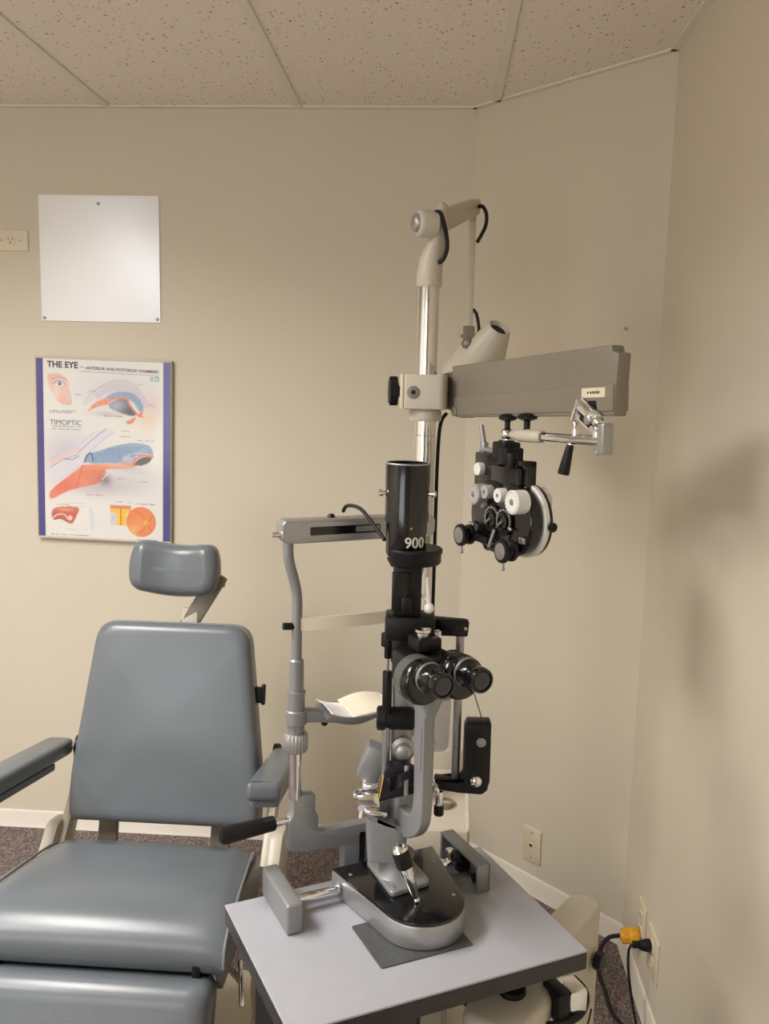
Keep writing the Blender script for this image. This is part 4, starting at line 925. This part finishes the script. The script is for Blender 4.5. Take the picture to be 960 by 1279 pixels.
    obj('pin', cyl(q(L-.036, -.072, .034), q(L-.036, -.100, .034), .0075), CHROME, br)
    obj('ball_end', ball(q(L-.034, -.066, .034), .0105), CHROME, br)
    obj('end_block', join(xf(box(-.009, .009, -.034, .018, -.011, .011, .003), AF @ Mx.Translation((L-.014, -.086, .034)))), BRUSH, br)
    obj('end_nut', lathe(q(L-.030, -.113, .034), q(L-.030, -1, .034), [(0, .006), (.004, .0065), (.008, .005)], 18), CHROME, br)
    # horizontal rod with a sleeve, carried by the end block
    E_ = Vv(q(L-.014, -.098, .034)); Mnt = Vv((.132, 1.772, 1.499))
    dd = (Mnt-E_).normalized(); LR = (Mnt-E_).length
    obj('rod', cyl(E_, E_+dd*(LR*.80), .0088), CHROME, t)
    obj('rod_sleeve', lathe(E_+dd*(LR*.60), Mnt, [(0, .0105), (.008, .0108), (.010, .0122), (LR*.40-.05, .0128), (LR*.40-.018, .0085), (LR*.40-.014, .0060)], 32), ENAMEL, t)
    obj('sleeve_ring', lathe(E_+dd*(LR*.585), Mnt, [(0, .0098), (.012, .0106)], 30), ENAMELD, t)
    T0 = E_+dd*(LR*.78)
    obj('wing_knob', join(cyl(T0+Vv((0, 0, .008)), T0+Vv((0, 0, .030)), .0062), lathe(T0+Vv((0, 0, .028)), T0+Vv((0, 0, 1)), [(0, .008), (.004, .019), (.008, .0195), (.013, .015), (.015, .006)], 28)), BLACKM, t)
    H0 = E_+(Vv(q(L-.110, -.100, .034))-Vv(q(L-.014, -.098, .034)))
    obj('handle', lathe(H0+Vv((0, 0, -.006)), H0+Vv((-.012, 0, -.070)), [(0, .0065), (.012, .0075), (.050, .0105), (.053, .0095)], 28), BLACKM, t)
    obj('handle_shank', cyl(H0+Vv((.002, 0, .006)), H0+Vv((-.002, 0, -.012)), .005), CHROME, t)
    # head of the pole and the knuckle
    def ovals(lst, seg=32):
        bm = bmesh.new(); rings = []
        for c, ax, ay, sk in lst:
            rings.append([bm.verts.new((c[0]+ax*math.cos(2*PI*i/seg), c[1]+ay*math.sin(2*PI*i/seg), c[2]+sk*math.cos(2*PI*i/seg))) for i in range(seg)])
        for a, b in zip(rings, rings[1:]):
            for i in range(seg): bm.faces.new((a[i], a[(i+1) % seg], b[(i+1) % seg], b[i]))
        bm.faces.new(rings[0][::-1]); bm.faces.new(rings[-1]); bmesh.ops.recalc_face_normals(bm, faces=bm.faces[:]); return bm
    obj('pole_head', ovals([((PX, PY, 1.803), .0265, .0265, 0), ((PX, PY, 1.806), .0278, .0278, 0), ((PX+.001, PY, 1.835), .0275, .0275, 0), ((PX+.005, PY, 1.868), .0262, .027, .003), ((PX+.011, PY, 1.895), .0235, .027, .012), ((PX+.018, PY, 1.92), .0165, .027, .012), ((PX+.022, PY, 1.950), .0135, .026, .005), ((PX+.024, PY, 1.972), .012, .022, .002), ((PX+.024, PY, 1.980), .007, .012, 0)]), ENAMEL, t)
    K = Vv((-.045, 1.975, 1.932)); kd = Vv((-.90, -.42, .0))
    obj('knuckle', lathe(K-kd*.022, K+kd, [(0, .026), (.003, .029), (.034, .029), (.040, .027), (.044, .021)], 40), ENAMEL, t)
    obj('knuckle_cap', lathe(K+kd*.0215, K+kd*2, [(0, .0205), (.004, .020), (.009, .015), (.011, .007)], 32), BRUSH, t)
    # upper arm going away and up to the right, then the drop rod
    a0 = Vv((-.022, 2.03, 1.945)); a1 = Vv((.064, 2.22, 2.016)); da = a1-a0
    UF = frame(a0, da, (0, 0, 1))
    ua = obj('upper_arm', prism(round_poly([(-.035, -.026), (da.length-.004, -.019), (da.length+.012, -.004), (da.length+.012, .012), (da.length, .017), (-.01, .026), (-.035, .015)], .006), -.013, .013, .003), ENAMEL, t, UF)
    J = Vv((.060, 2.215, 1.715))
    obj('drop_rod', xf(box(-.0085, .0085, -.006, .006, 0, .285, .002), Mx.Translation(J)), ENAMEL, t)
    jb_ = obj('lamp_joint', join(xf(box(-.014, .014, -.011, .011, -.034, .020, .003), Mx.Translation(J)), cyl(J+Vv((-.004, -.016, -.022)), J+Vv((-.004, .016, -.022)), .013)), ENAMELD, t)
    obj('joint_screw', join(cyl(J+Vv((-.020, 0, -.004)), J+Vv((-.013, 0, -.004)), .004), lathe(J+Vv((-.004, -.0155, -.022)), J+Vv((-.004, -1, -.022)), [(0, .007), (.003, .0065), (.004, .004)], 18)), STEEL, jb_)
    # lamp: blunt cone, vented small end up
    r0 = Vv((.133, 2.190, 1.732)); r1 = Vv((.066, 2.275, 1.607)); dl = (r1-r0).normalized(); LL = (r1-r0).length
    hd = obj('lamp_head', lathe(r0, r1, [(.012, .020), (.004, .0235), (.0, .0265), (.001, .0285), (.006, .0305), (.05, .045), (.09, .060), (LL, .071), (LL+.006, .0705), (LL+.008, .068), (LL-.02, .060)], 48), ENAMEL, t)
    obj('lamp_vent', lathe(r0+dl*.010, r1, [(0, .0215), (.004, .0215)], 36), BLACKM, hd)
    obj('lamp_lens', lathe(r1-dl*.012, r1+dl, [(0, .059), (.003, .059)], 40), WHITEP, hd)
    obj('lamp_cable', tube([(-.030, 1.978, 1.946), (-.024, 1.968, 1.955), (-.014, 1.966, 1.950), (-.003, 1.968, 1.916), (.001, 1.97, 1.883), (-.006, 1.974, 1.860), (-.016, 1.978, 1.852)], .0048, 12), RUBBER, t)
    obj('lamp_cable', tube([tuple(a1+Vv((.004, -.012, -.004))), tuple(a1+Vv((.018, -.018, -.004))), tuple(a1+Vv((.028, -.016, -.022))), tuple(a1+Vv((.026, -.012, -.050))), tuple(a1+Vv((.008, -.006, -.085)))], .0045, 12), RUBBER, t)
    obj('lamp_cable', tube([tuple(J+Vv((.009, 0, .06))), tuple(J+Vv((.018, -.006, .045))), tuple(J+Vv((.024, -.008, .01))), tuple(J+Vv((.020, -.006, -.025))), tuple(J+Vv((.012, 0, -.038)))], .004, 12), RUBBER, t)
    obj('pole_cord', tube([(.012, 2.022, 1.53), (-.002, 2.026, 1.50), (-.006, 2.022, 1.40), (-.006, 2.022, 1.20), (-.006, 2.022, .95), (-.006, 2.022, .66)], .0042, 10), RUBBER, t)
stand()

# ------------------------------------------------------------------ phoropter hanging from the rod
def phoropter():
    C0 = Vv((.145, 1.75, 0)); h = Vv((.5, -.866, 0)); n_ = Vv((-.866, -.5, 0))
    PF = Mx(((h.x, 0, n_.x, C0.x), (h.y, 0, n_.y, C0.y), (0, 1, 0, 0), (0, 0, 0, 1)))     # x across, y up, z out of the dial face
    t = thing('phoropter', 'black phoropter with white dials hanging below the beige swing arm', 'phoropter', (C0.x, C0.y, 1.265))
    p = lambda a, z, b: tuple(PF @ Vv((a, z, b)))
    def disc(a, z, b0, prof, m, par, nm, seg=36):
        return obj(nm, lathe(p(a, z, b0), p(a, z, b0+1), prof, seg), m, par)
    # mount: knuckle under the sleeve, black yoke and level bar
    obj('mount_knuckle', join(ball(p(-.029, 1.499, 0), .0135), cyl(p(-.029, 1.478, 0), p(-.029, 1.499, 0), .0095)), CHROME, t)
    obj('mount_knob', join(cyl(p(-.029, 1.508, 0), p(-.029, 1.528, 0), .0055), lathe(p(-.029, 1.524, 0), p(-.029, 2, 0), [(0, .007), (.004, .0175), (.009, .018), (.013, .014), (.015, .006)], 28)), BLACKM, t)
    obj('yoke', join(xf(box(-.052, -.008, 1.450, 1.484, -.020, .020, .004), PF), xf(box(-.024, .006, 1.440, 1.474, -.018, .024, .004), PF), cyl(p(-.03, 1.470, 0), p(-.03, 1.487, 0), .016), cyl(p(.004, 1.425, .010), p(.004, 1.465, .010), .012)), BLACKM, t)
    obj('level_bar', xf(box(-.118, .010, 1.418, 1.436, -.016, .018, .003), PF), BLACK, t)
    obj('bank_housing', xf(box(-.120, -.032, 1.385, 1.458, -.016, .016, .004), PF), BLACK, t)
    obj('cross_plate', xf(box(-.05, .045, 1.375, 1.438, -.012, .022, .004), PF), BLACK, t)
    obj('slotted_post', join(xf(box(.012, .022, 1.36, 1.452, -.012, .010, .002), PF), xf(box(.042, .058, 1.36, 1.452, -.012, .010, .002), PF), xf(box(.012, .058, 1.440, 1.452, -.012, .010, .002), PF)), BLACK, t)
    lv = obj('tilt_lever', join(tube([p(-.108, 1.462, 0), p(-.110, 1.480, .002), p(-.118, 1.512, .004)], .0055), cyl(p(-.112, 1.455, .0), p(-.109, 1.478, .0), .0085), xf(box(-.105, -.055, 1.459, 1.468, -.007, .007, .002), PF)), BRUSH, t)
    obj('small_dial', lathe(p(-.058-.03, 1.425, .015), p(-.088, 1.425, 1), [(0, .0125), (.012, .0135), (.015, .0125)], 32), DIALW, t)
    # two lens banks
    for s, a in ((-1, -.038), (1, .034)):
        z = 1.337; f_ = .0300 if s < 0 else .0312
        out = [(a+.072*math.cos(x), z+.0705*math.sin(x)) for x in np.linspace(0, 2*PI, 48, endpoint=False)]
        b = obj('lens_bank', join(prism(out, -.002, f_, .010, 4)), BLACK, t, PF)
        # scale rim behind the bank
        obj('scale_rim', lathe(p(a+s*.004, z, -.0105), p(a+s*.004, z, 1), [(0, .071), (.001, .0725), (.009, .0725), (.010, .071)], 64), DIALW if s > 0 else DIALG, b)
        obj('bank_back', lathe(p(a+s*.004, z, -.020), p(a+s*.004, z, 1), [(0, .066), (.003, .0715), (.011, .0725)], 64), BLACK, b)
        # sight aperture with a numbered ring
        ax_ = -.018 if s < 0 else .024
        r = disc(ax_, 1.334, .0345, [(0, .027), (.002, .027), (.0026, .0262), (.0026, .0205), (.0016, .020)], BLACKM, b, 'axis_dial', 48)
        marks = [xf(box(-.0005, .0005, .0212, .0250 if i % 3 == 0 else .0235, .0025, .0030), PF @ Mx.Translation((ax_, 1.334, .0345)) @ Mx.Rotation(x, 4, 'Z')) for i, x in enumerate(np.linspace(-1.9, 1.9, 25))]
        obj('dial_marks', join(*marks), DIALW, r)
        disc(ax_, 1.334, .0355, [(0, .0165), (.005, .0165), (.006, .012), (.003, .0115)], BLACK, r, 'aperture', 36)
        disc(ax_, 1.334, .0362, [(0, .0112), (.0012, .011)], LENS, r, 'sight_lens', 30)
        obj('aperture_lever', join(cyl(p(ax_-.012, 1.322, .043), p(ax_+.004, 1.336, .043), .0016)), CHROME, r)
        # cross cylinder turret swung out low
        q = -.084 if s < 0 else .066
        zt = 1.292 if s < 0 else 1.285
        arm_ = obj('cylinder_arm', join(xf(box(min(q, ax_), max(q, ax_), zt-.010, zt+.004, .034, .046, .003), PF), cyl(p(q, zt, .034), p(q, zt, .058), .010)), BLACKM, t)
        for k_, (bb, rr) in enumerate(((.040, .0205), (.060, .0225))):
            ring = obj('cross_cylinder', join(knurl(p(q, zt, bb), p(q, zt, bb+.010), rr, .0012, 20)), BLACKM, arm_)
            disc(q, zt, bb+.0095, [(0, rr*.72), (.001, rr*.72), (.0015, rr*.64)], STEEL if (s > 0 or k_) else BLACK, ring, 'ring_lens', 30)
        obj('cylinder_pin', join(cyl(p(q+.004, zt-.022, .064), p(q+.004, zt-.034, .064), .0022), ball(p(q+.004, zt-.034, .064), .0035)), STEEL, arm_)
    # dials on the face
    for nm, a, z, r, ln, m in (('power_dial', -.062, 1.377, .0215, .022, DIALG), ('power_dial', .079, 1.379, .0235, .026, DIALW), ('cylinder_dial', -.034, 1.385, .0145, .014, DIALG), ('cylinder_dial', .016, 1.384, .0145, .016, DIALW), ('index_button', -.050, 1.357, .0065, .007, DIALG)):
        d_ = obj(nm, lathe(p(a, z, .030), p(a, z, 1), [(0, r*.98), (ln, r*.98), (ln+.002, r*.90), (ln+.0021, r*.30), (ln+.001, r*.25)], 40), m, t)
        if r > .01: disc(a, z, .030+ln+.0012, [(0, r*.26), (.0018, r*.2)], STEEL, d_, 'dial_centre', 18)
        if r > .02:
            tk = [xf(box(-.0004, .0004, r*.74, r*.86, ln+.0018, ln+.0024), PF @ Mx.Translation((a, z, .030)) @ Mx.Rotation(x, 4, 'Z')) for x in np.linspace(0, 2*PI, 16, endpoint=False)]
            obj('dial_marks', join(*tk), BLACKM, d_)
    # back dials, lever tips, nose rest
    obj('back_dial', lathe(p(.052, 1.376, -.018), p(.052, 1.376, -1), [(0, .026), (.018, .026), (.021, .023)], 36), DIALW, t)
    obj('side_knob', lathe(p(.106, 1.334, -.012), p(.2, 1.334, -.012), [(0, .005), (.006, .005), (.007, .009), (.012, .009), (.013, .006)], 20), BLACKM, t)
    obj('nose_rest', join(cyl(p(-.050, 1.274, .02), p(.02, 1.274, .03), .009), cyl(p(-.052, 1.274, .019), p(-.046, 1.274, .021), .0105)), BLACKM, t)
    obj('nose_lever', join(xf(box(-.0035, .0035, -.020, .020, .052, .056, .001), PF @ Mx.Translation((.012, 1.300, 0)) @ Mx.Rotation(-.45, 4, 'Z'))), BRUSH, t)
    obj('face_lever', join(cyl(p(-.098, 1.315, .036), p(-.080, 1.311, .037), .003), cyl(p(.045, 1.325, .038), p(.055, 1.322, .038), .003)), BRUSH, t)
    obj('memory_window', join(xf(box(.074, .092, 1.300, 1.312, .030, .036, .002), PF)), STEEL, t)
    obj('red_digit', xf(box(.080, .086, 1.306, 1.310, .0358, .0365, 0), PF), RED, t)
phoropter()

# ------------------------------------------------------------------ camera, light left to the lamps, exposure
cd = bpy.data.cameras.new('camera'); cam = bpy.data.objects.new('camera', cd); COL.objects.link(cam)
yaw, pitch, roll = .0609, .1428, .0223
fw = Vv((-math.sin(yaw)*math.cos(pitch), math.cos(yaw)*math.cos(pitch), -math.sin(pitch))); rt = Vv((math.cos(yaw), math.sin(yaw), 0)); upv = rt.cross(fw)
r2 = rt*math.cos(roll)+upv*math.sin(roll); u2 = upv*math.cos(roll)-rt*math.sin(roll)
cam.matrix_world = Mx(((r2.x, u2.x, -fw.x, 0), (r2.y, u2.y, -fw.y, 0), (r2.z, u2.z, -fw.z, 1.592), (0, 0, 0, 1)))
cd.sensor_fit = 'HORIZONTAL'; cd.sensor_width = 36; cd.lens = 1113.87/960*36; cd.clip_start = .02
SC.camera = cam
wd = bpy.data.worlds.new('world'); SC.world = wd; wd.use_nodes = True
wd.node_tree.nodes['Background'].inputs[0].default_value = (.5, .48, .45, 1); wd.node_tree.nodes['Background'].inputs[1].default_value = .05
SC.view_settings.view_transform = 'Standard'; SC.view_settings.look = 'None'; SC.view_settings.gamma = 1
SC.view_settings.use_curve_mapping = False; SC.view_settings.exposure = 0.0
SC.cycles.use_denoising = True; SC.cycles.max_bounces = 10; SC.cycles.diffuse_bounces = 6; SC.cycles.sample_clamp_indirect = 6
